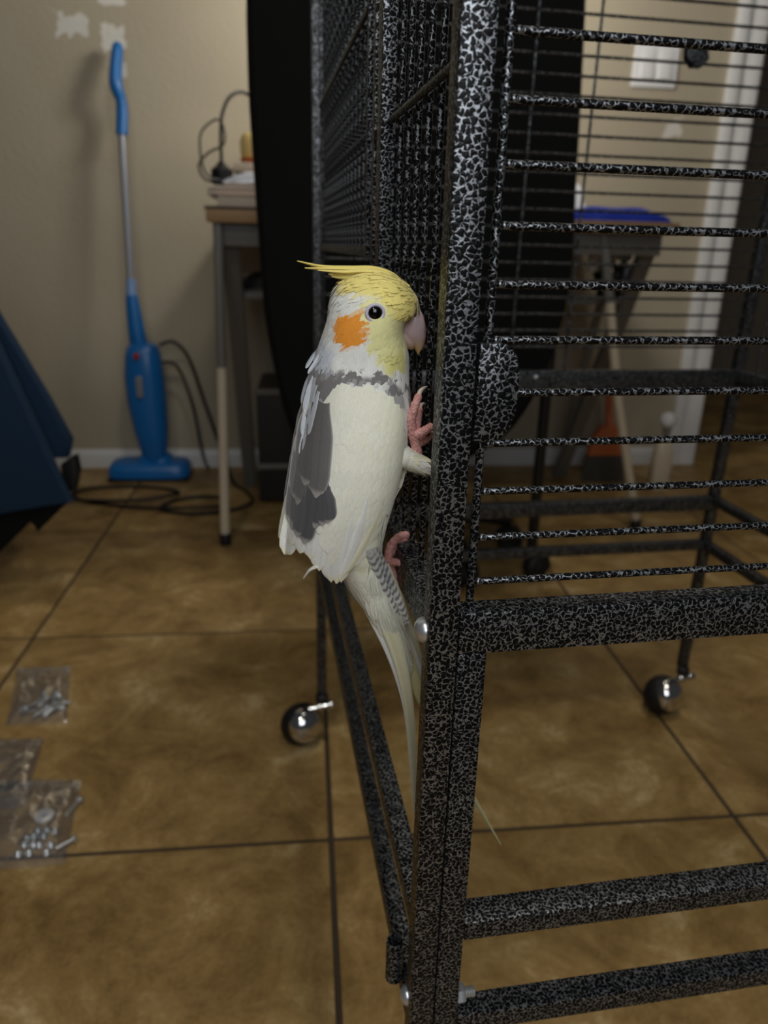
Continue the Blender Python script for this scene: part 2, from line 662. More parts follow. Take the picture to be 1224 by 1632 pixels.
# half-round latch plate beside the near post, and hook on an upper bar
plate = [(0.0722, 0.5700), (0.0800, 0.5703), (0.0832, 0.5690), (0.0853, 0.5660), (0.0864, 0.5610), (0.0867, 0.5540), (0.0864, 0.5470),
         (0.0848, 0.5415), (0.0820, 0.5385), (0.0785, 0.5368), (0.0722, 0.5368)]
prism('latch_plate', [(p[0] - U0, p[1]) for p in plate], 'Y', 0.2358 - V0, 0.2396 - V0, M_HAM, cage, 0.0004, 2)
hook = [(0.4335, 0.7975), (0.4560, 0.7975), (0.4560, 0.7860), (0.4590, 0.7820), (0.4540, 0.7790), (0.4520, 0.7745), (0.4420, 0.7745), (0.4400, 0.7790), (0.4345, 0.7820)]
prism('bar_clip', [(p[0] - U0, p[1]) for p in hook], 'Y', 0.7835 - V0, 0.7925 - V0, M_HAM, cage, 0.001, 2)


# bolts
def bolt_head(u, v, z, r, du=-1):
    return lathe('bolt_head', [(r, 0), (r * 1.0, r * 0.10), (r * 0.86, r * 0.42), (r * 0.55, r * 0.66), (r * 0.2, r * 0.75), (0.0002, r * 0.76)], M_ZINC, cage, 20, c(u, v, z), (du, 0, 0))


bolt_head(UL0, 0.2440, 0.4606, 0.0052)
bolt_head(UL0, 0.2440, 0.2630, 0.0046)
lathe('hex_nut', [(0.0047, 0), (0.0047, 0.0005), (0.0048, 0.0006), (0.0048, 0.0036), (0.0043, 0.0042), (0.0026, 0.0042)], M_ZINC, cage, 6, c(0.0834, 0.2415, 0.2625), (1, 0, 0))
lathe('bolt_thread', [(0.0026 - 0.0003 * (i % 2), 0.0042 + 0.0006 * i) for i in range(9)] + [(0.0018, 0.0096), (0.0002, 0.0098)], M_ZINC, cage, 14, c(0.0834, 0.2415, 0.2625), (1, 0, 0))
lathe('socket_tube', [(0.0042, 0), (0.0042, 0.024), (0.0040, 0.0245), (0.0034, 0.0245), (0.0034, 0.004), (0.0002, 0.004)], M_HAM, cage, 18, c(0.0560, 0.2570, 0.2590))
lathe('bolt_head', [(0.0022, 0), (0.0022, 0.0008), (0.0012, 0.0016), (0.0001, 0.0017)], M_ZINC, cage, 14, c(0.3077, VB1 - 0.0114, 0.4640), (0, -1, 0))


# casters
def caster(u, v, off):
    root = lathe('caster', [(0.0052, 0.050), (0.0056, 0.056), (0.0080, 0.058), (0.0082, 0.066), (0.0060, 0.068)], M_RUBBER, cage, 18, c(u, v, 0))
    cx, cy, cz = c(u + off, v - 0.002, 0.0272)
    ax = Vector((0.35, -0.90, 0.30)).normalized()
    R = 0.0272
    prof = []
    for i in range(17):
        a = -math.pi / 2 + math.pi * i / 16
        prof.append((max(0.0002, R * math.cos(a) ** 0.8), 0.022 * math.sin(a)))
    ax_w = Vector((0.35, -0.93, 0)).normalized()
    lathe('wheel', prof, M_RUBBER, root, 32, (cx, cy, cz), ax_w)
    prof = []
    for i in range(13):
        a = math.pi / 2 * i / 12
        prof.append((max(0.0002, 0.0225 * math.cos(a)), 0.011 + 0.0165 * math.sin(a)))
    lathe('hood', prof, M_CHROME, root, 32, (cx, cy, cz + 0.002), ax)
    y = cy - 0.004
    tube('axle', [(cx + 0.004, y, 0.050), (cx + abs(off) + 0.012, y, 0.056)], 0.0036, M_CHROME, root, 12)
    for k in (0.55, 0.95):
        q = Vector((cx + 0.004, y, 0.050)).lerp(Vector((cx + abs(off) + 0.012, y, 0.056)), k)
        lathe('axle_nut', [(0.0002, -0.004), (0.0046, -0.0035), (0.0056, 0), (0.0046, 0.0035), (0.0002, 0.004)], M_CHROME, root, 16, q, (1, 0, 0.1))


caster(0.0656, 0.787, -0.026)
caster(0.5594, 0.787, -0.026)
caster(0.0656, 0.246, -0.026)
caster(0.5594, 0.246, -0.026)

# ---------------------------------------------------------------- cockatiel
# all bird tables are millimetres in the cage frame: (u, z) or (u, v, z)
BODY = [(590.6, 39.8, 45.9, 3), (589.3, 35.6, 51.2, 7.5), (587.5, 32.6, 55.1, 10.5), (584.6, 30.5, 58.3, 13), (581.5, 28.8, 60.4, 14.8), (578.7, 28.1,
    61.2, 15.6), (576.9, 27.6, 59.8, 16), (575.0, 27.2, 57.9, 16.4), (572.7, 26.7, 56.3, 16.8), (569.2, 25.7, 55.2, 17.2), (565.7, 24.5, 56.0, 17.2),
    (562.9, 23.3, 57.4, 17.3), (559.8, 22.3, 58.2, 17.4), (555.0, 20.8, 58.2, 18.2), (550.1, 19.8, 58.3, 19.5), (541.5, 18.3, 58.9, 22), (531.4, 17.2,
    58.5, 24), (521.1, 16.0, 57.0, 25), (510.5, 15.4, 54.7, 25), (499.7, 16.7, 52.1, 23.5), (488.6, 21.2, 49.5, 20.5), (477.1, 27.2, 48.4, 16.5),
    (465.1, 33.4, 50.8, 12), (452.7, 41.1, 55.9, 8.5), (439.9, 48.9, 59.7, 5.5), (426.7, 55.2, 63.0, 3.5), (419.3, 59.4, 63.5, 1.5)]
WING = [(590.6, 39.8, 45.9, 3), (589.3, 35.6, 51.2, 7.5), (587.5, 32.6, 55.1, 10.5), (584.6, 30.5, 58.3, 13), (581.5, 28.8, 60.4, 14.8), (578.7, 28.1,
    61.2, 15.6), (576.9, 27.6, 59.8, 16), (575.0, 27.2, 57.9, 16.4), (572.7, 26.7, 56.3, 16.8), (569.2, 25.7, 55.2, 17.2), (565.7, 24.5, 56.0, 17.2),
    (562.9, 23.3, 57.4, 17.3), (559.8, 22.3, 58.2, 17.4), (555.0, 20.8, 58.2, 18.2), (550.1, 19.8, 58.3, 19.5), (541.5, 18.3, 58.9, 22), (531.4, 16.7,
    58.5, 24.5), (521.1, 14.5, 57.3, 26), (510.6, 12.6, 55.3, 26), (499.8, 10.9, 52.7, 24.5), (488.8, 9.1, 50.0, 21.5), (477.5, 7.8, 48.6, 17.5),
    (465.7, 13.1, 48.6, 13), (453.6, 20.4, 47.8, 9)]
CREST = [[(58.4, 582.1), (52.7, 587.7), (45.0, 590.5), (35.6, 590.7), (25.1, 591.0), (15.7, 592.8)], [(57.1, 583.9), (50.3, 588.5), (42.6, 590.2),
    (33.2, 590.3), (25.1, 590.3), (18.4, 590.4)], [(56.6, 584.8), (48.6, 588.7), (40.3, 589.9), (32.1, 589.4), (22.8, 589.9)], [(54.7, 585.5), (47.4,
    588.3), (39.1, 589.0), (32.1, 588.5), (27.2, 588.4)], [(54.7, 584.8), (46.2, 587.4), (37.9, 587.9), (32.1, 587.4), (28.1, 587.7)], [(53.5, 584.3),
    (45.1, 586.4), (38.0, 586.8), (33.3, 586.3), (30.2, 585.3)], [(52.3, 583.8), (44.6, 585.5), (38.4, 585.7), (34.4, 585.2), (31.2, 583.8)], [(55.9,
    583.9), (47.4, 587.2), (40.3, 588.4), (33.2, 588.5), (28.6, 589.3)], [(51.1, 582.9), (45.1, 584.4), (39.9, 584.6), (36.1, 584.3), (33.0, 583.1)],
    [(57.7, 582.6), (51.0, 586.5), (45.0, 587.8), (40.3, 587.7), (35.6, 587.2)]]
EYE = (42.3, 576.7)
CHEEK = (34.2, 570.2)
BEAK = [(577.1, 58.1, 61.8, 3.6), (575.2, 56.9, 63.1, 4.8), (572.9, 55.8, 63.9, 5.2), (570.5, 54.9, 64.5, 5.2), (568.1, 54.7, 64.7, 4.8), (566.3,
    56.0, 64.8, 4), (564.6, 58.3, 64.5, 3), (562.9, 59.9, 64.1, 2.2), (561.5, 60.9, 63.3, 1.4), (560.0, 61.7, 62.3, 0.5)]
LOWER_BEAK = [(568.1, 54.2, 57.7, 4), (566.2, 54.5, 59.0, 4.2), (564.6, 55.1, 60.5, 4), (563.1, 56.1, 60.8, 3.2), (561.9, 57.7, 60.1, 1.8)]
NOSTRIL = (56.9, 575.8)
GREY = [((23.4, 544.5), (19.8, 509.8), 7.0), ((20.5, 543.6), (16.0, 512.9), 7.0), ((18.7, 538.3), (13.2, 504.0), 6.1), ((17.4, 531.0), (10.9, 493.1),
    5.6), ((20.6, 530.5), (16.5, 492.9), 6.6), ((21.5, 524.2), (19.3, 497.5), 6.6), ((22.2, 519.9), (22.0, 499.2), 6.1), ((22.6, 515.3), (24.3,
    500.6), 6.1), ((19.1, 516.6), (15.5, 489.9), 6.1), ((15.2, 514.6), (12.8, 491.8), 5.6)]
PALE = [((14.6, 509.8), (8.2, 479.6), 5.6), ((15.4, 505.6), (10.2, 485.7), 6.1), ((17.1, 506.4), (14.1, 484.3), 6.6), ((19.3, 504.7), (17.9, 483.0),
    7.0), ((22.7, 505.5), (21.3, 477.9), 7.5), ((26.1, 506.0), (26.2, 471.9), 7.5), ((30.3, 506.1), (28.6, 471.1), 7.0), ((34.5, 508.6), (30.1,
    471.7), 6.1), ((39.0, 510.9), (29.5, 473.1), 4.7)]
BACK = [((23.7, 561.3), (18.6, 553.5), 1.4), ((20.9, 552.3), (17.0, 538.8), 2.1), ((21.4, 550.0), (17.4, 535.6), 1.6), ((20.2, 549.8), (15.9, 530.2),
    1.9), ((22.1, 548.1), (18.0, 531.4), 1.4), ((19.3, 542.9), (14.8, 522.7), 1.4)]
EDGE = [((56.2, 533.7), (49.5, 507.6), 2.8), ((54.7, 524.2), (43.4, 495.6), 3.3), ((50.9, 518.3), (36.6, 485.2), 3.3), ((47.6, 512.9), (28.0, 471.2),
    3.3), ((46.2, 509.3), (30.7, 474.7), 3.8)]
PATCH = [(26.9, 546.5), (28.7, 551.5), (31.2, 553.6), (37.0, 552.9), (43.3, 551.3), (48.2, 548.3), (52.1, 542.8), (55.2, 535.5), (57.9, 524.3), (56.2,
    513.3), (48.3, 506.9), (41.1, 496.4), (36.4, 487.8), (30.0, 489.8), (25.2, 497.9), (23.4, 508.2), (21.4, 520.8), (21.9, 531.0), (23.2, 540.1),
    (26.5, 547.7)]
WISP = [(20.6, 479.8), (17.7, 477.4), (15.4, 471.9)]
BLOBS = [('blue', 19.8, 552.1, 6.2, 9.6), ('grey', 25.2, 548.8, 7.2, 7.2), ('grey', 38.6, 551.6, 13.4, 3.4), ('grey', 51.4, 547.0, 6.2, 4.6), ('grey',
    58.5, 535.8, 2.9, 14.4), ('white', 54.4, 552.3, 4.3, 4.3), ('white', 37.1, 558.9, 14.9, 5.3), ('white', 31.1, 580.1, 7.7, 12.0), ('white', 27.5,
    565.8, 7.2, 12.0), ('blue', 22.8, 558.9, 5.3, 6.7), ('yellow', 52.2, 580.7, 11.5, 10.6), ('yellow', 43.3, 587.0, 15.8, 4.8), ('face', 48.2, 567.6,
    10.6, 9.6), ('face', 41.8, 575.2, 6.2, 8.2), ('throat', 50.9, 557.9, 6.2, 5.3), ('cream', 53.9, 505.9, 9.6, 16.8), ('cream', 37.8, 485.2, 14.4,
    14.4)]
BARPATH = [(42.3, 486.5), (46.5, 475.4), (51.9, 462.0), (56.6, 451.2), (60.5, 442.6)]
BARRED = [(41.3, 484.4), (45.4, 474.8), (49.6, 463.8), (54.6, 450.7), (58.5, 443.3), (60.1, 446.3), (56.4, 457.2), (52.8, 467.9), (49.3, 476.8),
    (44.8, 485.2)]
TAIL = [([(32.9, 281.0, 481.4), (39.5, 281.0, 463.7), (49.1, 281.0, 445.0), (57.6, 281.0, 422.2), (63.1, 281.0, 398.3), (66.2, 281.0, 369.8), (68.4,
    281.0, 337.7)], [5.7, 7.8, 8.3, 6.2, 4.2, 2.9, 0.8]), ([(38.4, 278.0, 479.6), (46.2, 278.0, 458.9), (55.0, 278.0, 436.9), (61.5, 278.0, 410.6),
    (65.6, 278.0, 379.4), (68.4, 278.0, 338.5)], [6.2, 7.8, 6.8, 4.7, 3.1, 0.8]), ([(44.6, 284.0, 473.8), (52.8, 284.0, 452.4), (61.1, 284.0, 429.8),
    (68.8, 284.0, 404.3), (83.1, 284.0, 372.9), (101.3, 284.0, 336.7), (116.1, 284.0, 308.1)], [6.2, 6.8, 6.2, 4.7, 3.1, 1.8, 0.5]), ([(47.9, 287.0,
    469.4), (56.3, 287.0, 447.6), (63.2, 287.0, 427.9), (71.5, 287.0, 407.2), (84.4, 287.0, 374.1)], [5.2, 6.2, 5.7, 4.2, 0.8]), ([(51.8, 290.0,
    467.8), (59.1, 290.0, 449.0), (66.9, 290.0, 425.9), (72.3, 290.0, 410.3)], [4.2, 5.2, 4.7, 1.0]), ([(36.6, 285.0, 476.7), (43.7, 285.0, 458.6),
    (53.4, 285.0, 436.2), (61.4, 285.0, 411.1), (66.0, 285.0, 381.1), (68.4, 285.0, 351.4)], [5.2, 6.8, 6.8, 4.7, 2.9, 0.8])]
NEAR_SHANK = [(57.5, 274.0, 516.9), (60.5, 272.0, 521.8), (59.8, 272.0, 526.9), (58.5, 271.5, 531.6)]
NEAR_TOES = [[(58.5, 271.5, 531.1), (57.3, 270.5, 536.8), (58.6, 270.5, 542.1), (60.6, 272.5, 546.5)], [(58.8, 272.0, 530.9), (60.3, 274.5, 533.8),
    (61.4, 277.0, 537.2), (62.7, 280.0, 539.5)], [(58.8, 271.5, 530.6), (61.1, 270.0, 531.9), (64.4, 272.5, 532.7), (67.1, 278.0, 532.6)], [(59.6,
    272.5, 527.3), (62.6, 275.0, 527.1), (65.6, 278.0, 527.8), (68.0, 282.0, 528.3)]]
FAR_SHANK = [(54.8, 298.0, 446.8), (59.6, 304.0, 449.3), (58.3, 306.0, 457.2), (56.3, 306.0, 462.7)]
FAR_TOES = [[(56.3, 306.0, 462.7), (57.0, 304.0, 470.1), (59.6, 302.0, 475.1), (62.7, 299.0, 478.0), (66.4, 302.5, 474.6)], [(56.5, 307.0, 463.2),
    (59.4, 309.0, 467.9), (62.5, 309.0, 470.9), (66.5, 312.0, 468.9)], [(56.7, 306.0, 461.7), (59.1, 302.0, 463.4), (62.1, 298.0, 464.4)], [(57.0,
    308.0, 460.5), (60.3, 311.0, 457.4), (63.5, 313.0, 456.0)]]
THIGH = [(52.9, 272.0, 523.5), (56.5, 271.0, 521.4), (60.1, 270.0, 519.8), (64.4, 270.0, 518.4)]
MID = 284.0
BU, BV, BZ = 60.0, MID, 470.0
bird = empty('cockatiel', CU * (BU / 1000) + CV * (BV / 1000) + Vector((0, 0, BZ / 1000)), TH)
tag(bird, 'white and grey cockatiel with yellow crest and orange cheek clinging to the cage', 'bird')


def bl(u, v, z):
    return Vector(((u - BU) / 1000, (v - BV) / 1000, (z - BZ) / 1000))


def dense(T, m):
    """resample the section table finely and smooth it"""
    zs = [T[0][0] + (T[-1][0] - T[0][0]) * i / (m - 1) for i in range(m)]
    R = []
    for z in zs:
        for k in range(len(T) - 1):
            if T[k][0] >= z >= T[k + 1][0] or k == len(T) - 2:
                f = (T[k][0] - z) / (T[k][0] - T[k + 1][0])
                R.append([T[k][j] + (T[k + 1][j] - T[k][j]) * f for j in (1, 2, 3)])
                break
    for it in range(6):
        Q = [r[:] for r in R]
        for i in range(2, m - 1):
            for j in range(3):
                Q[i][j] = (R[i - 1][j] + 2 * R[i][j] + R[i + 1][j]) / 4
        R = Q
    return [(z, *r) for z, r in zip(zs, R)]


BODY_D = dense(BODY, 220)
WING_D = dense(WING, 180)


def at_z(T, z):
    f = (T[0][0] - z) / (T[0][0] - T[-1][0]) * (len(T) - 1)
    f = max(0, min(len(T) - 1.001, f))
    k = int(f)
    f -= k
    return [T[k][j] + (T[k + 1][j] - T[k][j]) * f for j in (1, 2, 3)]


def half(T, u, z, mn=0.0):
    a, b, w_ = at_z(T, z)
    t = abs((2 * u - a - b) / (b - a))
    return max(mn, w_ * max(0.0, 1 - t ** 2.3) ** 0.5)


PAL = {'white': (228, 228, 222), 'cream': (228, 226, 200), 'yellow': (232, 216, 130), 'face': (230, 225, 164), 'throat': (220, 214, 138),
       'blue': (200, 205, 214), 'grey': (122, 118, 118), 'orange': (230, 148, 52)}
PAL = {k: Vector(lin(v)) for k, v in PAL.items()}


def sstep(a, b, x):
    t = max(0.0, min(1.0, (x - a) / (b - a)))
    return t * t * (3 - 2 * t)


def plumage(u, z):
    n1 = noise.noise(Vector((u * 0.35, 0, z * 0.35))) * 0.28 + noise.noise(Vector((u * 1.1, 5, z * 0.5))) * 0.14
    col = PAL['white'].copy()
    if z < 535:
        col = col.lerp(PAL['cream'], 0.55)
    for nm, cu, cz, ru, rz in BLOBS:
        d = math.hypot((u - cu) / ru, (z - cz) / rz) + n1
        k = sstep(1.12, 0.62, d)
        if k > 0:
            col = col.lerp(PAL[nm], k)
    if 465 < z < 545:
        a_ = at_z(BODY_D, z)[0]
        col = col.lerp(PAL['grey'], sstep(a_ + 9, a_ + 5, u) * sstep(545, 536, z) * sstep(470, 482, z))
    d = math.hypot((u - CHEEK[0] + 1.0) / 5.1, (z - CHEEK[1]) / 6.8) + n1 * 0.5
    k = sstep(1.05, 0.80, d)
    if k > 0:
        col = col.lerp(PAL['orange'], k)
    return col


def feather_mat():
    m, n, l, p = new_mat('plumage')
    at = n.new('ShaderNodeAttribute')
    at.attribute_name = 'Col'
    tc = n.new('ShaderNodeTexCoord')
    mp = n.new('ShaderNodeMapping')
    mp.inputs['Scale'].default_value = (2600, 2600, 260)
    l.new(tc.outputs['Object'], mp.inputs[0])
    nz = n.new('ShaderNodeTexNoise')
    nz.inputs['Scale'].default_value = 1.0
    nz.inputs['Detail'].default_value = 3
    l.new(mp.outputs[0], nz.inputs['Vector'])
    mx = n.new('ShaderNodeMix')
    mx.data_type = 'RGBA'
    mx.blend_type = 'MULTIPLY'
    mx.inputs[0].default_value = 0.35
    r = ramp(n, l, nz.outputs['Fac'], [(0.3, (0.72, 0.72, 0.72)), (0.65, (1, 1, 1))])
    l.new(at.outputs['Color'], mx.inputs[6])
    l.new(r.outputs[0], mx.inputs[7])
    l.new(mx.outputs[2], p.inputs['Base Color'])
    p.inputs['Roughness'].default_value = 0.75
    p.inputs['Specular IOR Level'].default_value = 0.2
    p.inputs['Sheen Weight'].default_value = 0.15
    bp = n.new('ShaderNodeBump')
    bp.inputs['Strength'].default_value = 0.25
    bp.inputs['Distance'].default_value = 0.0004
    l.new(nz.outputs['Fac'], bp.inputs['Height'])
    l.new(bp.outputs['Normal'], p.inputs['Normal'])
    return m


M_PLUME = feather_mat()


def colored(name, V, F, Cs, parent, mat=None):
    o = mesh(name, V, F, mat or M_PLUME, parent)
    a = o.data.color_attributes.new('Col', 'FLOAT_COLOR', 'POINT')
    buf = []
    for q in Cs:
        buf += [q[0], q[1], q[2], 1.0]
    a.data.foreach_set('color', buf)
    return o


# body: one continuous surface, crown to rump
NS = 120
V, F, Cs = [], [], []
for i, (z, a, b, w_) in enumerate(BODY_D):
    for k in range(NS):
        t = 2 * math.pi * k / NS
        ct, st = math.cos(t), math.sin(t)
        u = (a + b) / 2 + (b - a) / 2 * math.copysign(abs(ct) ** (2 / 2.3), ct)
        v = MID + w_ * math.copysign(abs(st) ** (2 / 2.0), st)
        fl = noise.noise(Vector((u * 0.22, v * 0.22, z * 0.18))) * 0.5
        V.append(bl(u + ct * fl, v + st * fl, z))
        Cs.append(plumage(u, z))
for i in range(len(BODY_D) - 1):
    for k in range(NS):
        k2 = (k + 1) % NS
        F.append((i * NS + k, (i + 1) * NS + k, (i + 1) * NS + k2, i * NS + k2))
F.append(tuple(range(NS)))
F.append(tuple((len(BODY_D) - 1) * NS + k for k in range(NS - 1, -1, -1)))
colored('body', V, F, Cs, bird)


def leaf(V, F, Cs, p, d, nrm, L, wd, col, lift, tipc=None, R=1.0):
    """one small contour feather lying on the surface"""
    s = d.cross(nrm).normalized()
    k = len(V)
    for t, hw, up in ((0, 0.45, 0.0), (0.35, 1.0, 0.10), (0.7, 0.86, 0.55), (1.0, 0.16, 1.0)):
        base = p + d * (L * t) + nrm * (lift * up - (L * t) ** 2 / (2 * R))
        cc = col if not tipc else col.lerp(tipc, t)
        for q in (-1, 0, 1):
            V.append(base + s * (q * hw * wd / 2) + nrm * (0.00006 * (1 - abs(q)) + 0.00004))
            Cs.append(cc)
    for i in range(3):
        for j in range(2):
            a = k + i * 3 + j
            F.append((a, a + 1, a + 4, a + 3))


def surf_pt(z, t):
    a, b, w_ = at_z(BODY_D, z)
    ct, st = math.cos(t), math.sin(t)
    return bl((a + b) / 2 + (b - a) / 2 * math.copysign(abs(ct) ** (2 / 2.3), ct), MID + w_ * st, z)


V, F, Cs = [], [], []
rng = random.Random(3)
ZT, ZB = BODY_D[0][0], BODY_D[-1][0]
made = 0
while made < 11000:
    z = rng.uniform(ZB + 12, ZT - 0.6)
    if z < 545 and rng.random() < 0.6:
        continue
    t = rng.uniform(0, 2 * math.pi)
    p = surf_pt(z, t)
    u = p.x * 1000 + BU
    e = 0.02
    du = surf_pt(z, t + e) - surf_pt(z, t - e)
    dz = surf_pt(min(ZT, z + 0.4), t) - surf_pt(max(ZB, z - 0.4), t)
    nrm = du.cross(dz)
    if nrm.length < 1e-12:
        continue
    nrm.normalize()
    ctr = bl(sum(at_z(BODY_D, z)[:2]) / 2, MID, z)
    if nrm.dot(p - ctr) < 0:
        nrm = -nrm
    if u > 54 and 558 < z < 578:
        continue
    if 474 < z < 541 and abs(math.sin(t)) > 0.25 and u < at_z(WING_D, z)[1] - 5:
        continue
    if 470 < z < 541 and u < at_z(BODY_D, z)[0] + 12:
        continue
    if z > 550:
        f = Vector((-0.9, 0, -0.55)) if z > 562 else Vector((-0.35, 0, -1))
        L, wd = (0.0062, 0.0020) if z > 556 else (0.0085, 0.0026)
    else:
        f = Vector((-0.12, 0, -1)) if z > 485 else Vector((0.30, 0, -1))
        L, wd = (0.0150, 0.0042) if z < 515 else (0.0095, 0.0034)
    f = f - nrm * f.dot(nrm)
    if f.length < 0.2:
        f = Vector((-0.2, 0, -1))
    f.normalize()
    f = (f + Vector((rng.uniform(-.14, .14), 0, rng.uniform(-.08, .08)))).normalized()
    ue, ze = u + f.x * L * 500, z + f.z * L * 500
    if abs(math.sin(t)) > 0.3 and min(math.hypot(u + f.x * L * q - EYE[0], z + f.z * L * q - EYE[1]) for q in (0, 500, 1000, 1200)) < 4.0:
        continue
    col = plumage(ue, ze) * rng.uniform(0.96, 1.03)
    leaf(V, F, Cs, p, f, nrm, L * rng.uniform(.8, 1.2), wd, col, 0.00022 if z > 548 else 0.00022, None, 0.0165 if z > 556 else (0.028 if z > 548 else 0.09))
    made += 1
o = colored('contour_feathers', V, F, Cs, bird)
o['kind'] = 'stuff'


def flat_feather(name, base, tip, wd, col, edge, side=-1, off=0.9, bend=0.0, T=None, barbs=0.0, parent=None):
    """a vane lying on the folded wing surface; side -1 is the bird's right"""
    T = T or WING_D
    A, B = Vector(base), Vector(tip)
    d = (B - A)
    s = Vector((-d.y, d.x)).normalized()
    m, nc = 20, 13
    V, F, Cs = [], [], []
    for i in range(m):
        t = i / (m - 1)
        hw = wd / 2 * (0.55 + 0.45 * sstep(0, 0.4, t))
        if t > 0.72:
            hw *= max(0.03, 1 - ((t - 0.72) / 0.28) ** 2.2) ** 0.5
        cpt = A + d * t + s * (bend * math.sin(math.pi * t))
        for j in range(nc):
            q = -1 + 2 * j / (nc - 1)
            jt = barbs * noise.noise(Vector((q * 3 + A.x, t * 9, A.y))) if t > 0.55 else 0
            P = cpt + s * (q * hw) - d.normalized() * (0.10 * wd * q * q) + d.normalized() * jt
            h = half(T, P.x, P.y, 4.0)
            v = MID + side * (h + off + 0.55 * (1 - q * q) + 0.5 * t)
            V.append(bl(P.x, v, P.y))
            k = sstep(0.80, 1.0, abs(q)) if t < 0.93 else 0.8
            cc = col.lerp(edge, k)
            if abs(q) < 0.08:
                cc = cc * 0.9
            Cs.append(cc)
    for i in range(m - 1):
        for j in range(nc - 1):
            a = i * nc + j
            F.append((a, a + 1, a + nc + 1, a + nc))
    return colored(name, V, F, Cs, parent or bird)


WHT = Vector(lin((232, 232, 226)))
CRM = Vector(lin((232, 228, 196)))
PYL = Vector(lin((222, 214, 160)))
GRY = Vector(lin((104, 101, 100)))
GRY2 = Vector(lin((84, 83, 86)))
GRE = Vector(lin((168, 165, 160)))
rng = random.Random(11)
for side in (-1, 1):
    wing = empty('wing', (0, 0, 0))
    wing.parent = bird
    # pale primaries at the bottom, then grey flight feathers over them
    for i, (a, b, wd) in enumerate(PALE):
        flat_feather('primary_feather', a, b, wd * 1.15, WHT * rng.uniform(0.92, 1.0), CRM, side, 0.2 + 0.16 * i, rng.uniform(-0.6, 0.6), barbs=0.9, parent=wing)
    for i, (a, b, wd) in enumerate(EDGE):
        flat_feather('primary_feather', a, b, wd * 1.1, CRM * 0.95, PYL, side, 0.9 + 0.12 * i, 1.2, parent=wing)
    for i, (a, b, wd) in enumerate(GREY):
        cc = (GRY if i < 4 else GRY2) * rng.uniform(0.85, 1.15)
        flat_feather('secondary_feather', a, b, wd * 1.2, cc, GRE, side, 1.9 - 0.07 * i if i < 4 else 1.2 + 0.08 * i, rng.uniform(-0.5, 0.5), parent=wing)

    for i, (a, b, wd) in enumerate(BACK):
        flat_feather('back_feather', a, b, wd * 1.1, PAL['blue'] * rng.uniform(0.85, 1.0), WHT * 0.9, side, 1.6 + 0.1 * i, rng.uniform(-0.4, 0.4), parent=wing)

    # white covert patch, built of overlapping small feathers
    def inside(u, z, poly):
        r = False
        for i in range(len(poly)):
            (x1, y1), (x2, y2) = poly[i], poly[i - 1]
            if (y1 > z) != (y2 > z) and u < (x2 - x1) * (z - y1) / (y2 - y1) + x1:
                r = not r
        return r
    V, F, Cs = [], [], []
    zlo, zhi = min(p[1] for p in PATCH), max(p[1] for p in PATCH)
    ulo, uhi = min(p[0] for p in PATCH), max(p[0] for p in PATCH)
    z = zlo + 2
    while z < zhi:
        u = ulo
        while u < uhi:
            uu, zz = u + rng.uniform(-.8, .8), z + rng.uniform(-.8, .8)
            u += 2.6
            if not inside(uu, zz, PATCH):
                continue
            a, b, w_ = at_z(WING_D, zz)
            fx = (uu - ulo) / (uhi - ulo)
            d2 = Vector((-0.25 + 0.10 * (0.5 - fx), -1)).normalized()
            s2 = Vector((-d2.y, d2.x))
            L = rng.uniform(10, 14)
            wd = rng.uniform(5.0, 7.0)
            col = WHT.lerp(CRM, 0.25 + 0.45 * fx + rng.uniform(-.1, .1)) * rng.uniform(0.975, 1.015)
            k = len(V)
            for t, hw in ((0, .5), (.3, .95), (.6, 1.0), (.85, .75), (1.0, .15)):
                for q in (-1, -.5, 0, .5, 1):
                    P = Vector((uu, zz)) + d2 * (L * t) + s2 * (q * hw * wd / 2)
                    h = half(WING_D, P.x, P.y, 4.0)
                    V.append(bl(P.x, MID + side * (h + 1.6 + 0.30 * t + 0.12 * (1 - q * q)), P.y))
                    Cs.append(col)
            for i in range(4):
                for j in range(4):
                    a_ = k + i * 5 + j
                    F.append((a_, a_ + 1, a_ + 6, a_ + 5))
        z += 2.2
    o = colored('covert_feathers', V, F, Cs, wing)
    o['kind'] = 'stuff'
V, F = tube_geo(smooth_path([bl(u, MID - half(WING_D, u, z, 4) - 1.5, z) for u, z in WISP]), lerp_list([0.0009, 0.0006, 0.0002], 13), 6)
colored('loose_feather', V, F, [WHT] * len(V), bird)


# tail and undertail
def ribbon(name, P, W_, colf, parent=None, camber=0.0006, sub=8):
    Q = smooth_path([bl(*p) for p in P], sub)
    Wd = lerp_list(W_, len(Q))
    V, F, Cs = [], [], []
    nc = 7
    for i, p in enumerate(Q):
        t = (Q[min(len(Q) - 1, i + 1)] - Q[max(0, i - 1)]).normalized()
        s = t.cross(Vector((0, -1, 0))).normalized()
        for j in range(nc):
            q = -1 + 2 * j / (nc - 1)
            V.append(p + s * (q * Wd[i] / 2000) + Vector((0, -1, 0)) * camber * (1 - q * q))
            Cs.append(colf(i / (len(Q) - 1), q))
    for i in range(len(Q) - 1):
        for j in range(nc - 1):
            a = i * nc + j
            F.append((a, a + 1, a + nc + 1, a + nc))
    return colored(name, V, F, Cs, parent or bird)


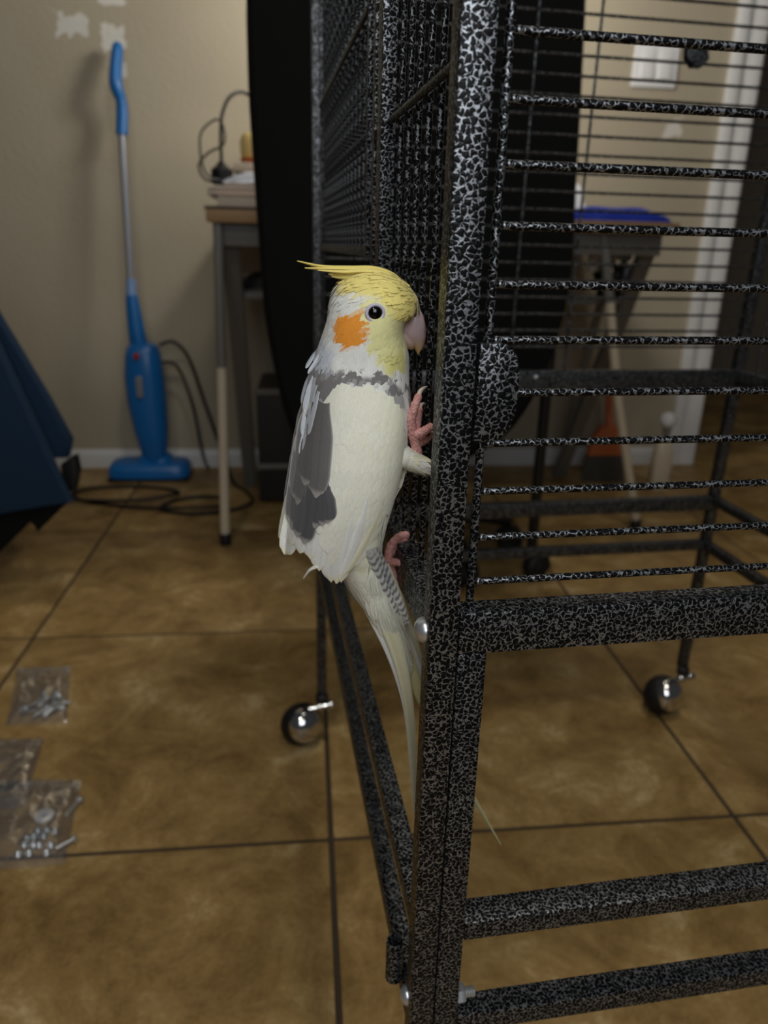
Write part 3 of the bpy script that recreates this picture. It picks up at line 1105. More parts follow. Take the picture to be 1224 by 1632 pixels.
for i, (P, W_) in enumerate(TAIL):
    base = (WHT * 0.86, CRM * 0.84, PYL * 0.72, WHT * 0.72, CRM * 0.75, WHT * 0.82)[i]
    ribbon('tail_feather', P, W_, lambda t, q, b=base: (b.lerp(PYL * 0.7, 0.75 * sstep(0.35, 0.0, abs(q - 0.2))) * (1.0 - 0.35 * sstep(0.45, 0.85, t)) if abs(q) < 0.95 else b * 0.8))
for k in range(3):
    P = [(u + (k - 1) * 1.7, MID - half(BODY_D, u + (k - 1) * 1.7, z, 1.0) - 1.3 - 0.25 * k, z) for u, z in BARPATH]
    ribbon('undertail_feather', P, [2.6, 3.6, 3.8, 3.4, 1.2],
           lambda t, q, k=k: (GRY * 1.25).lerp(WHT * 0.68, max(sstep(0.2, 0.0, t), sstep(-0.7, 0.5, math.sin((t * 14 + q * q * 0.45 + k * 0.37) * 2 * math.pi) + 0.7 * noise.noise(Vector((t * 22, q * 2, k)))))), sub=24, camber=0.0003)

# crest
for i, P in enumerate(CREST):
    rng2 = random.Random(i)
    for s in (-1, 1) if i > 1 else (0.3,):
        lat = 0.8 + rng2.uniform(0.3, 2.6)
        Q = smooth_path([bl(u, MID + s * lat * (1.0 if k else 1.6), z + 0.6) for k, (u, z) in enumerate(P)], 5)
        V, F = tube_geo(Q, lerp_list([0.0010, 0.0020, 0.0020, 0.0014, 0.0004], len(Q)), 8, flat=0.5)
        cy = Vector(lin((232, 212, 118))).lerp(Vector(lin((228, 218, 162))), i / 14)
        colored('crest_feather', V, F, [cy] * len(V), bird)

# eyes
M_EYE = plain('black_eye', (8, 5, 5), 0.06, 0, 0.1)
M_RING = plain('pale_eye_ring_skin', (190, 184, 198), 0.6, 0, 0.1, 800)
for side in (-1, 1):
    ve = MID + side * (half(BODY_D, EYE[0], EYE[1]) - 1.0)
    e = lathe('eye', [(max(0.00005, 0.0029 * math.cos(a)), 0.0024 * math.sin(a)) for a in [-math.pi / 2 + math.pi * i / 14 for i in range(15)]], M_EYE, bird, 24, bl(EYE[0], ve, EYE[1]), (0.15, side, 0))
    pts = [bl(EYE[0] + 3.15 * math.cos(a), ve + side * (0.95 - 0.25 * math.cos(a)), EYE[1] + 2.9 * math.sin(a)) for a in [2 * math.pi * i / 28 for i in range(29)]]
    tube('eye_ring', pts, 0.00065, M_RING, e, 8, caps=False)

# beak


def beak_mat():
    m, n, l, p = new_mat('beak_horn')
    at = n.new('ShaderNodeAttribute')
    at.attribute_name = 'Col'
    l.new(at.outputs['Color'], p.inputs['Base Color'])
    p.inputs['Roughness'].default_value = 0.32
    p.inputs['Subsurface Weight'].default_value = 0.15
    p.inputs['Subsurface Radius'].default_value = (0.002, 0.001, 0.001)
    return m


M_BEAK = beak_mat()


def beak(name, T, c0, c1, parent):
    Dn = dense(T, 40)
    V, F, Cs = [], [], []
    n = 32
    for i, (z, a, b, w_) in enumerate(Dn):
        for k in range(n):
            t = 2 * math.pi * k / n
            V.append(bl((a + b) / 2 + (b - a) / 2 * math.cos(t), MID + w_ * math.sin(t), z))
            Cs.append(c0.lerp(c1, sstep(0.55, 0.95, i / 39)))
    for i in range(39):
        for k in range(n):
            k2 = (k + 1) % n
            F.append((i * n + k, (i + 1) * n + k, (i + 1) * n + k2, i * n + k2))
    F.append(tuple(range(n)))
    F.append(tuple(39 * n + k for k in range(n - 1, -1, -1)))
    return colored(name, V, F, Cs, parent, M_BEAK)


bk = beak('upper_beak', BEAK, Vector(lin((206, 182, 184))), Vector(lin((214, 178, 120))), bird)
beak('lower_beak', LOWER_BEAK, Vector(lin((196, 170, 160))), Vector(lin((204, 172, 120))), bird)
M_NOSE = plain('dark_pink_nostril', (120, 70, 72), 0.6)
for side in (-1, 1):
    h = 4.6
    lathe('nostril', [(0.0009, 0), (0.0008, 0.0003), (0.0001, 0.0004)], M_NOSE, bk, 12, bl(59.5, MID + side * (h - 0.2), 575.0), (0.3, side, 0.1))

# legs and feet


def skin_mat():
    m, n, l, p = new_mat('pink_scaly_skin')
    tc = n.new('ShaderNodeTexCoord')
    vo = n.new('ShaderNodeTexVoronoi')
    vo.inputs['Scale'].default_value = 1100
    l.new(tc.outputs['Object'], vo.inputs['Vector'])
    r = ramp(n, l, vo.outputs['Distance'], [(0.1, lin((232, 178, 170))), (0.7, lin((196, 136, 130)))])
    l.new(r.outputs[0], p.inputs['Base Color'])
    p.inputs['Roughness'].default_value = 0.5
    bp = n.new('ShaderNodeBump')
    bp.inputs['Strength'].default_value = 0.6
    bp.inputs['Distance'].default_value = 0.0004
    bp.invert = True
    l.new(vo.outputs['Distance'], bp.inputs['Height'])
    l.new(bp.outputs['Normal'], p.inputs['Normal'])
    return m


M_SKIN = skin_mat()
M_CLAW = plain('pale_claw', (206, 188, 176), 0.35, 0, 0.1)


def foot(shank, toes):
    geos = [tube_geo(smooth_path([bl(*p) for p in shank]), lerp_list([0.0022, 0.0021, 0.0020, 0.0024], (len(shank) - 1) * 6 + 1), 12)]
    claws = []
    for t in toes:
        Q = smooth_path([bl(*p) for p in t])
        R = [r * (1 + 0.09 * math.sin(i * 2.1)) for i, r in enumerate(lerp_list([0.0021, 0.0019, 0.0017, 0.0014], len(Q)))]
        R[-1] *= 0.6
        geos.append(tube_geo(Q, R, 12))
        e, d = Q[-1], (Q[-1] - Q[-3]).normalized()
        claws.append((e - d * 0.0006, d))
    V, F = merge(*geos)
    o = mesh('foot', V, F, M_SKIN, bird)
    for e, d in claws:
        dn = (d + Vector((0.5, 0.35, -0.6))).normalized()
        P = [e, e + d * 0.0018, e + d * 0.0026 + dn * 0.0016, e + d * 0.0026 + dn * 0.0040]
        tube('claw', smooth_path(P, 4), lerp_list([0.0010, 0.0009, 0.0006, 0.00015], 13), M_CLAW, o, 8)
    return o


foot(NEAR_SHANK, NEAR_TOES)
foot(FAR_SHANK, FAR_TOES)
# tuft of feathers on the near thigh
V, F, Cs = [], [], []
rng = random.Random(5)
A, B = bl(*THIGH[0]), bl(*THIGH[-1])
for i in range(260):
    s = rng.uniform(0.0, 0.66)
    a = rng.uniform(0, 2 * math.pi)
    d = (B - A).normalized()
    r = 0.0040 * (1 - 0.25 * s)
    nv = (Vector((0, math.cos(a), math.sin(a))) - d * Vector((0, math.cos(a), math.sin(a))).dot(d)).normalized()
    p = A.lerp(B, s) + nv * r
    leaf(V, F, Cs, p, (d - nv * rng.uniform(0.0, 0.22) + Vector((0, 0, -0.12))).normalized(), nv, rng.uniform(0.0045, 0.0078), 0.0020, WHT.lerp(CRM, rng.random()) * rng.uniform(.88, 1), 0.0004)
o = colored('thigh_feathers', V, F, Cs, bird)
o['kind'] = 'stuff'
tube('thigh', smooth_path([bl(*p) for p in THIGH]), lerp_list([0.0050, 0.0042, 0.0022, 0.0006], 19), plain('thigh_down', (220, 218, 204), 0.9), bird, 14)

# ---------------------------------------------------------------- office chair
chair = empty('office_chair', (0.24, 1.40, 0))
tag(chair, 'black high-back office chair between the cage and the desk', 'chair')
ol = [(-0.012, 0.286), (-0.034, 0.352), (-0.048, 0.42), (-0.060, 0.50), (-0.066, 0.62), (-0.070, 0.72), (-0.072, 0.80), (-0.069, 0.92), (-0.050, 1.04), (-0.01, 1.11), (0.06, 1.135),
      (0.24, 1.135), (0.32, 1.11), (0.362, 1.05), (0.378, 0.94), (0.388, 0.80), (0.396, 0.66), (0.402, 0.58), (0.396, 0.50), (0.380, 0.43), (0.358, 0.372), (0.318, 0.315), (0.25, 0.275), (0.165, 0.262), (0.06, 0.268)]
bm = bmesh.new()
ol = [(p.x, p.y) for p in [Vector(q) for q in [(a.x, a.y) for a in smooth_path([Vector((x, z, 0)) for x, z in ol + ol[:1]], 3)[:-1]]]]
rings = []
cx_, cz_ = 0.165, 0.70
layers = ((0.0, 0.96), (0.008, 0.985), (0.02, 1.0), (0.06, 1.0), (0.072, 0.985), (0.082, 0.95))
for dy, s in layers:
    rings.append([Vector((cx_ + (x - cx_) * s - 0.24, 1.10 + dy + 0.25 * ((x - cx_) ** 2) - 1.40, cz_ + (z - cz_) * s)) for x, z in ol])
V = [p for r in rings for p in r]
n_ = len(ol)
F = []
for i in range(len(rings) - 1):
    for k in range(n_):
        F.append((i * n_ + k, i * n_ + (k + 1) % n_, (i + 1) * n_ + (k + 1) % n_, (i + 1) * n_ + k))
F.append(tuple(range(n_)))
F.append(tuple((len(rings) - 1) * n_ + k for k in range(n_ - 1, -1, -1)))
mesh('backrest', V, F, M_FABRIC, chair)
sr = [ering((0, 0.02, z), rx, ry, 40, 3.2) for z, rx, ry in ((0.375, 0.12, 0.17), (0.385, 0.148, 0.20), (0.42, 0.155, 0.21), (0.45, 0.148, 0.20), (0.462, 0.11, 0.16))]
loft('seat', sr, M_FABRIC, chair)
box('back_support', (-0.04, -0.25, 0.34), (0.04, -0.215, 0.60), M_BLACK, chair, 0.008)
box('seat_bracket', (-0.05, -0.25, 0.34), (0.05, 0.10, 0.376), M_BLACK, chair, 0.008)
lathe('gas_column', [(0.034, 0.09), (0.034, 0.12), (0.026, 0.125), (0.026, 0.25), (0.016, 0.255), (0.016, 0.36)], M_BLACK, chair, 24)
lathe('base_hub', [(0.045, 0.065), (0.05, 0.075), (0.05, 0.10), (0.036, 0.115)], M_BLACK, chair, 24)
for k in range(5):
    a = math.radians(70 + 72 * k)
    dx, dy = math.cos(a), math.sin(a)
    lg = tube('base_arm', [(dx * 0.03, dy * 0.03, 0.085), (dx * 0.12, dy * 0.12, 0.080), (dx * 0.18, dy * 0.18, 0.066)], [0.022, 0.018, 0.013], M_BLACK, chair, 12)
    for s in (-1, 1):
        q = Vector((dx * 0.18 - dy * 0.012 * s, dy * 0.18 + dx * 0.012 * s, 0.026))
        lathe('caster_wheel', [(0.004, -0.009), (0.022, -0.009), (0.026, -0.005), (0.026, 0.005), (0.022, 0.009), (0.004, 0.009)], M_RUBBER, lg, 20, q, (-dy, dx, 0))

# upright of a wheeled stand behind the cage
ws = empty('wheeled_stand', (0.425, 1.245, 0))
tag(ws, 'slim black metal upright on a black caster on the floor behind the cage', 'stand')
tube('pole', [(-0.004, 0.0, 0.055), (-0.006, 0.0, 0.3), (-0.008, 0, 0.62)], 0.010, M_BLACK, ws, 14)
lathe('wheel', [(0.005, -0.012), (0.022, -0.012), (0.0275, -0.007), (0.0275, 0.007), (0.022, 0.012), (0.005, 0.012)], M_RUBBER, ws, 24, (0.010, 0.004, 0.0275), (0.45, -0.9, 0))
hood = [ering((0.010, 0.004, z), r, r * 0.6, 20) for z, r in ((0.026, 0.029), (0.045, 0.024), (0.055, 0.014), (0.062, 0.006))]
loft('fork', hood, M_BLACK, ws)

# ---------------------------------------------------------------- desk
desk = empty('desk', (0.27, 1.70, 0))
tag(desk, 'folding desk with tan top, grey frame and cream tube legs by the wall', 'desk')


def dl(x, y, z):
    return (x - 0.27, y - 1.70, z)


box('desktop', dl(-0.178, 1.465, 0.630), dl(0.728, 1.99, 0.652), M_WOODEDGE, desk, 0.002)
box('apron', dl(-0.150, 1.485, 0.590), dl(0.705, 1.505, 0.630), M_GREYMETAL, desk, 0.002)
box('shelf', dl(-0.150, 1.58, 0.488), dl(0.692, 1.80, 0.500), M_GREYMETAL, desk, 0.002)


def bar(name, a, b, w_, t_, mat, parent):
    """flat bar of width w_ (across x) and thickness t_"""
    A, B = Vector(a), Vector(b)
    d = (B - A).normalized()
    n1 = (Vector((1, 0, 0)) - d * d.x).normalized()
    n2 = d.cross(n1)
    bm = bmesh.new()
    vs_ = [bm.verts.new(P + n1 * (sx * w_ / 2) + n2 * (sy * t_ / 2)) for P in (A, B) for sx, sy in ((-1, -1), (1, -1), (1, 1), (-1, 1))]
    for q in ((0, 1, 2, 3), (7, 6, 5, 4), (0, 4, 5, 1), (1, 5, 6, 2), (2, 6, 7, 3), (3, 7, 4, 0)):
        bm.faces.new([vs_[i] for i in q])
    bmesh.ops.recalc_face_normals(bm, faces=bm.faces)
    bmesh.ops.bevel(bm, geom=list(bm.edges), offset=min(w_, t_) * 0.12, segments=2, affect='EDGES')
    return from_bm(name, bm, mat, parent)


bar('rear_leg', dl(-0.140, 1.500, 0.625), dl(-0.146, 1.850, 0.003), 0.034, 0.022, M_GREYMETAL, desk)
bar('rear_leg', dl(0.690, 1.500, 0.625), dl(0.700, 1.905, 0.003), 0.034, 0.022, M_GREYMETAL, desk)
tube('leg_sleeve', [dl(-0.158, 1.478, 0.628), dl(-0.163, 1.464, 0.36)], 0.0092, M_GREYMETAL, desk, 16)
l1 = tube('front_leg', [dl(-0.163, 1.464, 0.366), dl(-0.172, 1.450, 0.018)], 0.0098, M_CREAM, desk, 16)
lathe('foot_cap', [(0.0118, 0), (0.0122, 0.004), (0.0118, 0.024), (0.0100, 0.026)], M_RUBBER, l1, 18, dl(-0.172, 1.450, 0.0))
tube('leg_sleeve', [dl(0.585, 1.49, 0.628), dl(0.612, 1.484, 0.50)], 0.0104, M_GREYMETAL, desk, 16)
l2 = tube('front_leg', [dl(0.608, 1.485, 0.52), dl(0.655, 1.478, 0.30), dl(0.746, 1.500, 0.018)], 0.0098, M_CREAM, desk, 16)
lathe('foot_cap', [(0.0118, 0), (0.0122, 0.004), (0.0118, 0.024), (0.0100, 0.026)], M_RUBBER, l2, 18, dl(0.746, 1.500, 0.0))
bar('brace', dl(0.64, 1.60, 0.49), dl(0.690, 1.86, 0.10), 0.016, 0.012, M_GREYMETAL, desk)

# things on the desk, left end
TZ = 0.652
tag(box('drawing_board', (-0.180, 1.470, TZ), (0.16, 1.80, TZ + 0.006), M_BLACK, None, 0.001), 'thin black board lying on the tan desk top under the paper pads', 'board')
M_PINKPAPER = plain('pinkish_paper_edges', (178, 150, 132), 0.8, 0, 0.08, 60)
M_LAV = plain('lavender_paper', (168, 160, 170), 0.8, 0, 0.08, 60)


def pad(name, lo, hi, cover, label):
    r = empty(name, ((lo[0] + hi[0]) / 2, (lo[1] + hi[1]) / 2, lo[2]))
    tag(r, label, 'paper pad')
    L = [lo[i] - r.location[i] for i in range(3)]
    H_ = [hi[i] - r.location[i] for i in range(3)]
    box('page_block', (L[0] + 0.002, L[1] + 0.002, L[2] + 0.0012), (H_[0] - 0.002, H_[1] - 0.002, H_[2] - 0.0012), M_PAPER, r, 0.0008)
    box('cover', (L[0], L[1], H_[2] - 0.0012), H_, cover, r, 0.0004)
    box('backing', L, (H_[0], H_[1], L[2] + 0.0012), cover, r, 0.0004)
    return r


pad('paper_pad', (-0.160, 1.485, TZ + 0.006), (0.10, 1.76, TZ + 0.026), M_PINKPAPER, 'pinkish paper pad lying on the black board at the desk end')
pad('paper_pad', (-0.178, 1.500, TZ + 0.026), (0.08, 1.74, TZ + 0.038), M_LAV, 'lavender grey paper pad on top of the pinkish pad')
pad('paper_pad', (-0.150, 1.520, TZ + 0.038), (0.08, 1.74, TZ + 0.049), M_WOODEDGE, 'tan covered paper pad topmost of the stack under the crumpled bag')
SZ = TZ + 0.049


def crumple(name, x0, x1, y0, y1, z, h, mat, seed, nx=16, ny=12, amp=0.6):
    V, F = [], []
    for top in (1, 0):
        for j in range(ny + 1):
            for i in range(nx + 1):
                a, b = i / nx, j / ny
                e = min(a, 1 - a, b, 1 - b) * 4
                k = min(1, e) ** 0.6
                q = Vector((a * 5 + seed, b * 5, seed))
                zz = z + (h * k * (1 + amp * noise.noise(q) + amp * 0.5 * noise.noise(q * 2.7)) if top else 0)
                V.append((x0 + (x1 - x0) * a + 0.004 * noise.noise(q * 1.7), y0 + (y1 - y0) * b + 0.004 * noise.noise(q * 1.3), max(z, zz) + 0.0004 * top))
    w1 = nx + 1
    N = w1 * (ny + 1)
    for j in range(ny):
        for i in range(nx):
            a = j * w1 + i
            F.append((a, a + 1, a + w1 + 1, a + w1))
            F.append((N + a, N + a + w1, N + a + w1 + 1, N + a + 1))
    ring = [i for i in range(w1)] + [j * w1 + nx for j in range(1, ny + 1)] + [ny * w1 + i for i in range(nx - 1, -1, -1)] + [j * w1 for j in range(ny - 1, 0, -1)]
    for i in range(len(ring)):
        a, b = ring[i], ring[(i + 1) % len(ring)]
        F.append((a, N + a, N + b, b))
    return mesh(name, V, F, mat)


M_SILVER = plain('silvery_plastic_film', (176, 180, 190), 0.25, 0.3, 0.15, 30)
tag(crumple('plastic_bag', -0.150, 0.02, 1.522, 1.570, SZ, 0.016, M_SILVER, 2.2), 'crumpled silvery plastic bag on the tan paper pad', 'bag')
bx_ = empty('cardboard_box', (-0.06, 1.70, SZ))
tag(bx_, 'low tan cardboard box on the paper stack beneath the desk lamp', 'box')
box('body', (-0.078, -0.035, 0), (0.10, 0.035, 0.036), M_BLACK, bx_, 0.002)
box('lid', (-0.082, -0.038, 0.030), (0.104, 0.038, 0.048), M_PAPER, bx_, 0.002)
CZ = SZ + 0.048
M_CARD = plain('cream_yellow_card', (244, 214, 140), 0.7, 0, 0.06, 20)
cd = empty('candle_jar', (-0.093, 1.70, CZ))
tag(cd, 'cream yellow jar lit up under the lamp head on the cardboard box', 'jar')
loft('glass', [ering((0, 0, z), r, r, 28) for z, r in ((0, 0.030), (0.004, 0.034), (0.040, 0.036), (0.052, 0.033), (0.056, 0.030))], M_CARD, cd)
loft('base_band', [ering((0, 0, z), r, r, 28) for z, r in ((0.0, 0.031), (0.003, 0.0352), (0.010, 0.0362), (0.011, 0.034))], M_ORANGE, cd)

# gooseneck lamp
gl = empty('gooseneck_lamp', (-0.158, 1.60, SZ))
tag(gl, 'black gooseneck lamp clamped beside the paper stack on the desk', 'lamp')
box('clamp', (-0.018, -0.022, 0.0), (0.030, 0.022, 0.012), M_BLACK, gl, 0.003)
lathe('base', [(0.020, 0.010), (0.022, 0.014), (0.021, 0.028), (0.012, 0.034), (0.006, 0.042)], M_BLACK, gl, 22)
tube('neck', smooth_path([(0, 0, 0.04), (0.001, 0.0, 0.09), (0.006, 0.0, 0.125), (0.020, 0.01, 0.155), (0.042, 0.03, 0.168), (0.065, 0.06, 0.160), (0.074, 0.085, 0.142)]), 0.0034, M_BLACK, gl, 10)
hd = lathe('shade', [(0.0185, 0.0), (0.0195, 0.001), (0.018, 0.010), (0.012, 0.022), (0.007, 0.030), (0.003, 0.033), (0.0026, 0.031), (0.006, 0.028), (0.011, 0.020), (0.0165, 0.009)], M_CHROME, gl, 24, (0.070, 0.098, 0.108), (0.05, -0.1, 1))
lathe('bulb', [(0.0003, -0.002), (0.006, 0.0), (0.008, 0.006), (0.006, 0.013), (0.003, 0.018)], plain('lit_bulb', (255, 226, 170), 0.4, emit=((255, 214, 150), 30.0)), hd, 18, (0.070, 0.098, 0.112), (0.05, -0.1, 1))
lamp('desk_lamp_light', 'POINT', (-0.158 + 0.070, 1.60 + 0.096, SZ + 0.104), 0.9, (1.0, 0.82, 0.55), 0.008)
tag(tube('cable', smooth_path([(-0.150, 1.585, SZ + 0.0025), (-0.182, 1.562, SZ + 0.015), (-0.192, 1.562, SZ + 0.045), (-0.190, 1.562, SZ + 0.085), (-0.165, 1.562, SZ + 0.108), (-0.150, 1.562, SZ + 0.104), (-0.148, 1.562, SZ + 0.07), (-0.178, 1.556, SZ + 0.052), (-0.196, 1.556, SZ + 0.03), (-0.185, 1.556, SZ + 0.006), (-0.15, 1.535, SZ + 0.0028)]), 0.0022, M_BLACK, None, 8), 'thin dark cable looping up beside the gooseneck lamp', 'cable')

# second lamp on the desk, behind the chair
tl_ = empty('table_lamp', (0.27, 1.57, TZ))
tag(tl_, 'lit table lamp standing on the desk behind the chair back', 'lamp')
lathe('base', [(0.060, 0), (0.062, 0.006), (0.050, 0.016), (0.014, 0.022)], M_BLACK, tl_, 28)
tube('stem', [(0, 0, 0.02), (0, 0, 0.36)], 0.007, M_BLACK, tl_, 14)
lathe('shade', [(0.085, 0.34), (0.087, 0.341), (0.062, 0.455), (0.060, 0.455), (0.083, 0.343)], plain('lamp_shade_paper', (236, 226, 204), 0.8), tl_, 32)
lathe('bulb', [(0.0005, 0.375), (0.02, 0.39), (0.026, 0.41), (0.02, 0.43), (0.012, 0.445)], plain('lit_globe', (255, 240, 214), 0.4, emit=((255, 236, 206), 12.0)), tl_, 22)
lamp('table_lamp_light', 'POINT', (0.27, 1.57, TZ + 0.50), 19.0, (1.0, 0.96, 0.88), 0.10)

# right end of the desk
M_PACK = plain('glossy_blue_wrapper', (24, 44, 132), 0.28, 0, 0.25, 25)
tag(crumple('wipes_packet', 0.520, 0.760, 1.55, 1.66, TZ, 0.030, M_PACK, 7.7, 22, 12, 0.08), 'flat glossy blue wrapper packet on the right end of the desk', 'packet')
tag(crumple('paper_wad', 0.548, 0.618, 1.68, 1.74, TZ, 0.074, M_WHITE, 4.1, 12, 12, 0.4), 'crumpled white tissue behind the blue packet on the desk', 'tissue')
hb = empty('cable_bundle', (0.655, 1.60, 0.500))
tag(hb, 'tangled black and silver cable bundle under the right end of the desk', 'cables')
for k in range(5):
    rr = random.Random(k)
    P = [(0.032 * math.cos(a + k) + rr.uniform(-.006, .006), 0.012 * math.sin(a * 2 + k), 0.062 + 0.034 * math.sin(a)) for a in [2 * math.pi * i / 9 for i in range(10)]]
    tube('loop', smooth_path(P, 3), 0.0055, M_BLACK, hb, 8)
box('adapter', (-0.022, -0.016, 0.0), (0.022, 0.016, 0.055), M_BLACK, hb, 0.004)
box('plug', (-0.056, -0.02, 0.055), (-0.034, 0.0, 0.100), M_WHITE, hb, 0.005)
box('plug', (0.022, -0.024, 0.035), (0.040, -0.006, 0.066), M_SILVER, hb, 0.005)
box('plug', (-0.015, -0.034, 0.078), (0.030, -0.020, 0.094), M_SILVER, hb, 0.005)
kb = empty('desk_device', (-0.06, 1.63, 0.500))
tag(kb, 'dark grey rounded device lying on the shelf under the desk', 'device')
loft('housing', [ering((0, 0, z), rx, ry, 30, 3) for z, rx, ry in ((0, 0.078, 0.040), (0.006, 0.084, 0.046), (0.030, 0.070, 0.040), (0.040, 0.045, 0.025))], M_BLACK, kb)
loft('foot_plate', [ering((0, 0, z), rx, ry, 30, 3) for z, rx, ry in ((0, 0.085, 0.047), (0.004, 0.086, 0.048), (0.0055, 0.084, 0.046))], M_GREYMETAL, kb)

# tower under the desk
tw = empty('computer_tower', (0.0, 1.80, 0))
tag(tw, 'dark computer tower with grey edges on the floor under the desk', 'computer')
box('case', (-0.115, -0.10, 0.008), (0.10, 0.16, 0.275), plain('charcoal_case', (34, 32, 30), 0.5), tw, 0.004)
for nm, lo, hi in (('top_edge', (-0.117, -0.106, 0.268), (0.102, -0.098, 0.280)), ('lower_edge', (-0.117, -0.106, 0.090), (0.102, -0.098, 0.102)), ('side_edge', (-0.030, -0.106, 0.102), (-0.022, -0.098, 0.268))):
    box(nm, lo, hi, M_GREYMETAL, tw, 0.001)
for sx in (-0.09, 0.075):
    for sy in (-0.07, 0.13):
        box('foot', (sx - 0.012, sy - 0.012, 0), (sx + 0.012, sy + 0.012, 0.009), M_RUBBER, tw, 0.002)

# ---------------------------------------------------------------- broom and mop at the wall
br = empty('hand_broom', (0.812, 1.86, 0))
tag(br, 'orange hand broom with grey bristles standing by the desk leg', 'broom')
prism('head', [(-0.056, 0.075), (0.056, 0.075), (0.046, 0.120), (0.026, 0.155), (-0.026, 0.155), (-0.046, 0.120)], 'Y', -0.014, 0.014, M_ORANGE, br, 0.004)
tube('handle', [(0, 0, 0.150), (0, 0.03, 0.22), (0, 0.09, 0.30)], [0.012, 0.010, 0.009], M_ORANGE, br, 14)
geos = []
rng = random.Random(8)
for i in range(19):
    x = -0.054 + 0.006 * i
    for y in (-0.007, 0.007):
        geos.append(tube_geo([(x, y, 0.080), (x * 1.04, y * 1.1, 0.04), (x * 1.10 + rng.uniform(-.002, .002), y * 1.3, 0.001)], [0.0030, 0.0033, 0.0028], 6))
V, F = merge(*geos)
o = mesh('bristles', V, F, M_BRISTLE, br)
o['kind'] = 'stuff'
mp_ = empty('plastic_bottle', (0.936, 1.79, 0))
tag(mp_, 'white round-knobbed plastic bottle standing on the floor beside the door casing', 'bottle')
loft('body', [ering((0, 0, z), rx, ry, 28, 3) for z, rx, ry in ((0, 0.024, 0.020), (0.004, 0.027, 0.022), (0.10, 0.026, 0.021), (0.128, 0.020, 0.017), (0.136, 0.012, 0.012))], M_CREAM, mp_)
lathe('neck', [(0.010, 0.134), (0.009, 0.150), (0.010, 0.168)], M_GREYMETAL, mp_, 20)
lathe('knob', [(0.0003, 0.164), (0.013, 0.168), (0.0205, 0.180), (0.021, 0.190), (0.016, 0.203), (0.0003, 0.208)], M_WHITE, mp_, 26)

# ---------------------------------------------------------------- stick vacuum
vac = empty('stick_vacuum', (-0.415, 1.94, 0))
tag(vac, 'blue upright stick vacuum leaning against the tan wall', 'vacuum')


def vl(x, z, y=1.93):
    return (x + 0.415, y - 1.94, z)


tube('grip', smooth_path([vl(-0.4175, 1.018, 1.995), vl(-0.4185, 1.005, 1.99), vl(-0.424, 0.955, 1.975), vl(-0.424, 0.925, 1.968), vl(-0.417, 0.898, 1.972), vl(-0.417, 0.868, 1.973), vl(-0.421, 0.825, 1.967)]),
     lerp_list([0.004, 0.0125, 0.014, 0.0145, 0.012, 0.0135, 0.0135], 37), M_BLUE, vac, 18)
tube('pole', [vl(-0.421, 0.83, 1.967), vl(-0.424, 0.475, 1.935)], 0.0088, M_GREYTUBE, vac, 16)
tube('collar', [vl(-0.423, 0.505, 1.937), vl(-0.425, 0.462, 1.933)], [0.011, 0.0135], plain('pale_blue_plastic', (120, 150, 196), 0.35), vac, 18)
loft('neck', [ering(vl(x, z, 1.932), r, r * 0.9, 24, 2.4) for z, x, r in ((0.468, -0.424, 0.0135), (0.44, -0.423, 0.0165), (0.38, -0.420, 0.0205), (0.33, -0.415, 0.023), (0.31, -0.413, 0.020))], M_BLUE, vac)
bd = loft('motor_body', [ering(vl(x, z, 1.932), r, d_, 36, 2.6) for z, x, r, d_ in ((0.352, -0.408, 0.022, 0.022), (0.345, -0.408, 0.036, 0.032), (0.325, -0.409, 0.043, 0.038), (0.27, -0.410, 0.0485, 0.043), (0.20, -0.408, 0.0485, 0.044), (0.13, -0.404, 0.043, 0.041), (0.08, -0.401, 0.035, 0.036), (0.050, -0.400, 0.027, 0.028), (0.030, -0.400, 0.024, 0.024))], M_BLUE, vac)
box('power_button', vl(-0.424, 0.318, 1.886), vl(-0.410, 0.332, 1.897), plain('red_button', (170, 40, 34), 0.4), bd, 0.003)
box('dust_window', vl(-0.424, 0.222, 1.882), vl(-0.406, 0.276, 1.892), plain('smoky_window', (128, 132, 138), 0.25), bd, 0.004)
hdv = [ering((0.0, -0.005, z), rx, ry, 40, 5) for z, rx, ry in ((0.004, 0.100, 0.048), (0.010, 0.105, 0.053), (0.030, 0.104, 0.052), (0.042, 0.097, 0.045), (0.046, 0.085, 0.036))]
fh = loft('floor_head', hdv, M_BLUE, vac)
loft('head_hinge', [ering((0.014, 0.0, z), rx, ry, 28, 3) for z, rx, ry in ((0.040, 0.046, 0.036), (0.055, 0.042, 0.034), (0.066, 0.030, 0.030))], M_BLUE, vac)
box('bumper', (-0.104, -0.057, 0.0), (0.104, 0.046, 0.006), M_RUBBER, fh, 0.002)
cp = [(-0.370, 1.945, 0.345), (-0.335, 1.955, 0.352), (-0.300, 1.96, 0.31), (-0.268, 1.955, 0.20), (-0.225, 1.93, 0.07), (-0.192, 1.86, 0.006), (-0.150, 1.78, 0.005), (-0.135, 1.70, 0.005), (-0.18, 1.645, 0.005), (-0.27, 1.625, 0.005),
      (-0.345, 1.665, 0.005), (-0.30, 1.735, 0.005), (-0.215, 1.72, 0.0125), (-0.205, 1.66, 0.012), (-0.30, 1.645, 0.0125), (-0.44, 1.685, 0.005), (-0.555, 1.745, 0.005), (-0.555, 1.815, 0.005), (-0.44, 1.835, 0.005), (-0.335, 1.80, 0.005), (-0.325, 1.745, 0.0125), (-0.40, 1.705, 0.0125),
      (-0.52, 1.705, 0.0125), (-0.60, 1.745, 0.006)]
tube('power_cord', smooth_path([(x + 0.415, y - 1.94, z) for x, y, z in cp], 8), 0.0042, M_RUBBER, vac, 8)
cp2 = [(-0.375, 1.95, 0.30), (-0.335, 1.97, 0.29), (-0.305, 1.98, 0.20), (-0.285, 1.985, 0.05), (-0.27, 1.985, 0.004)]
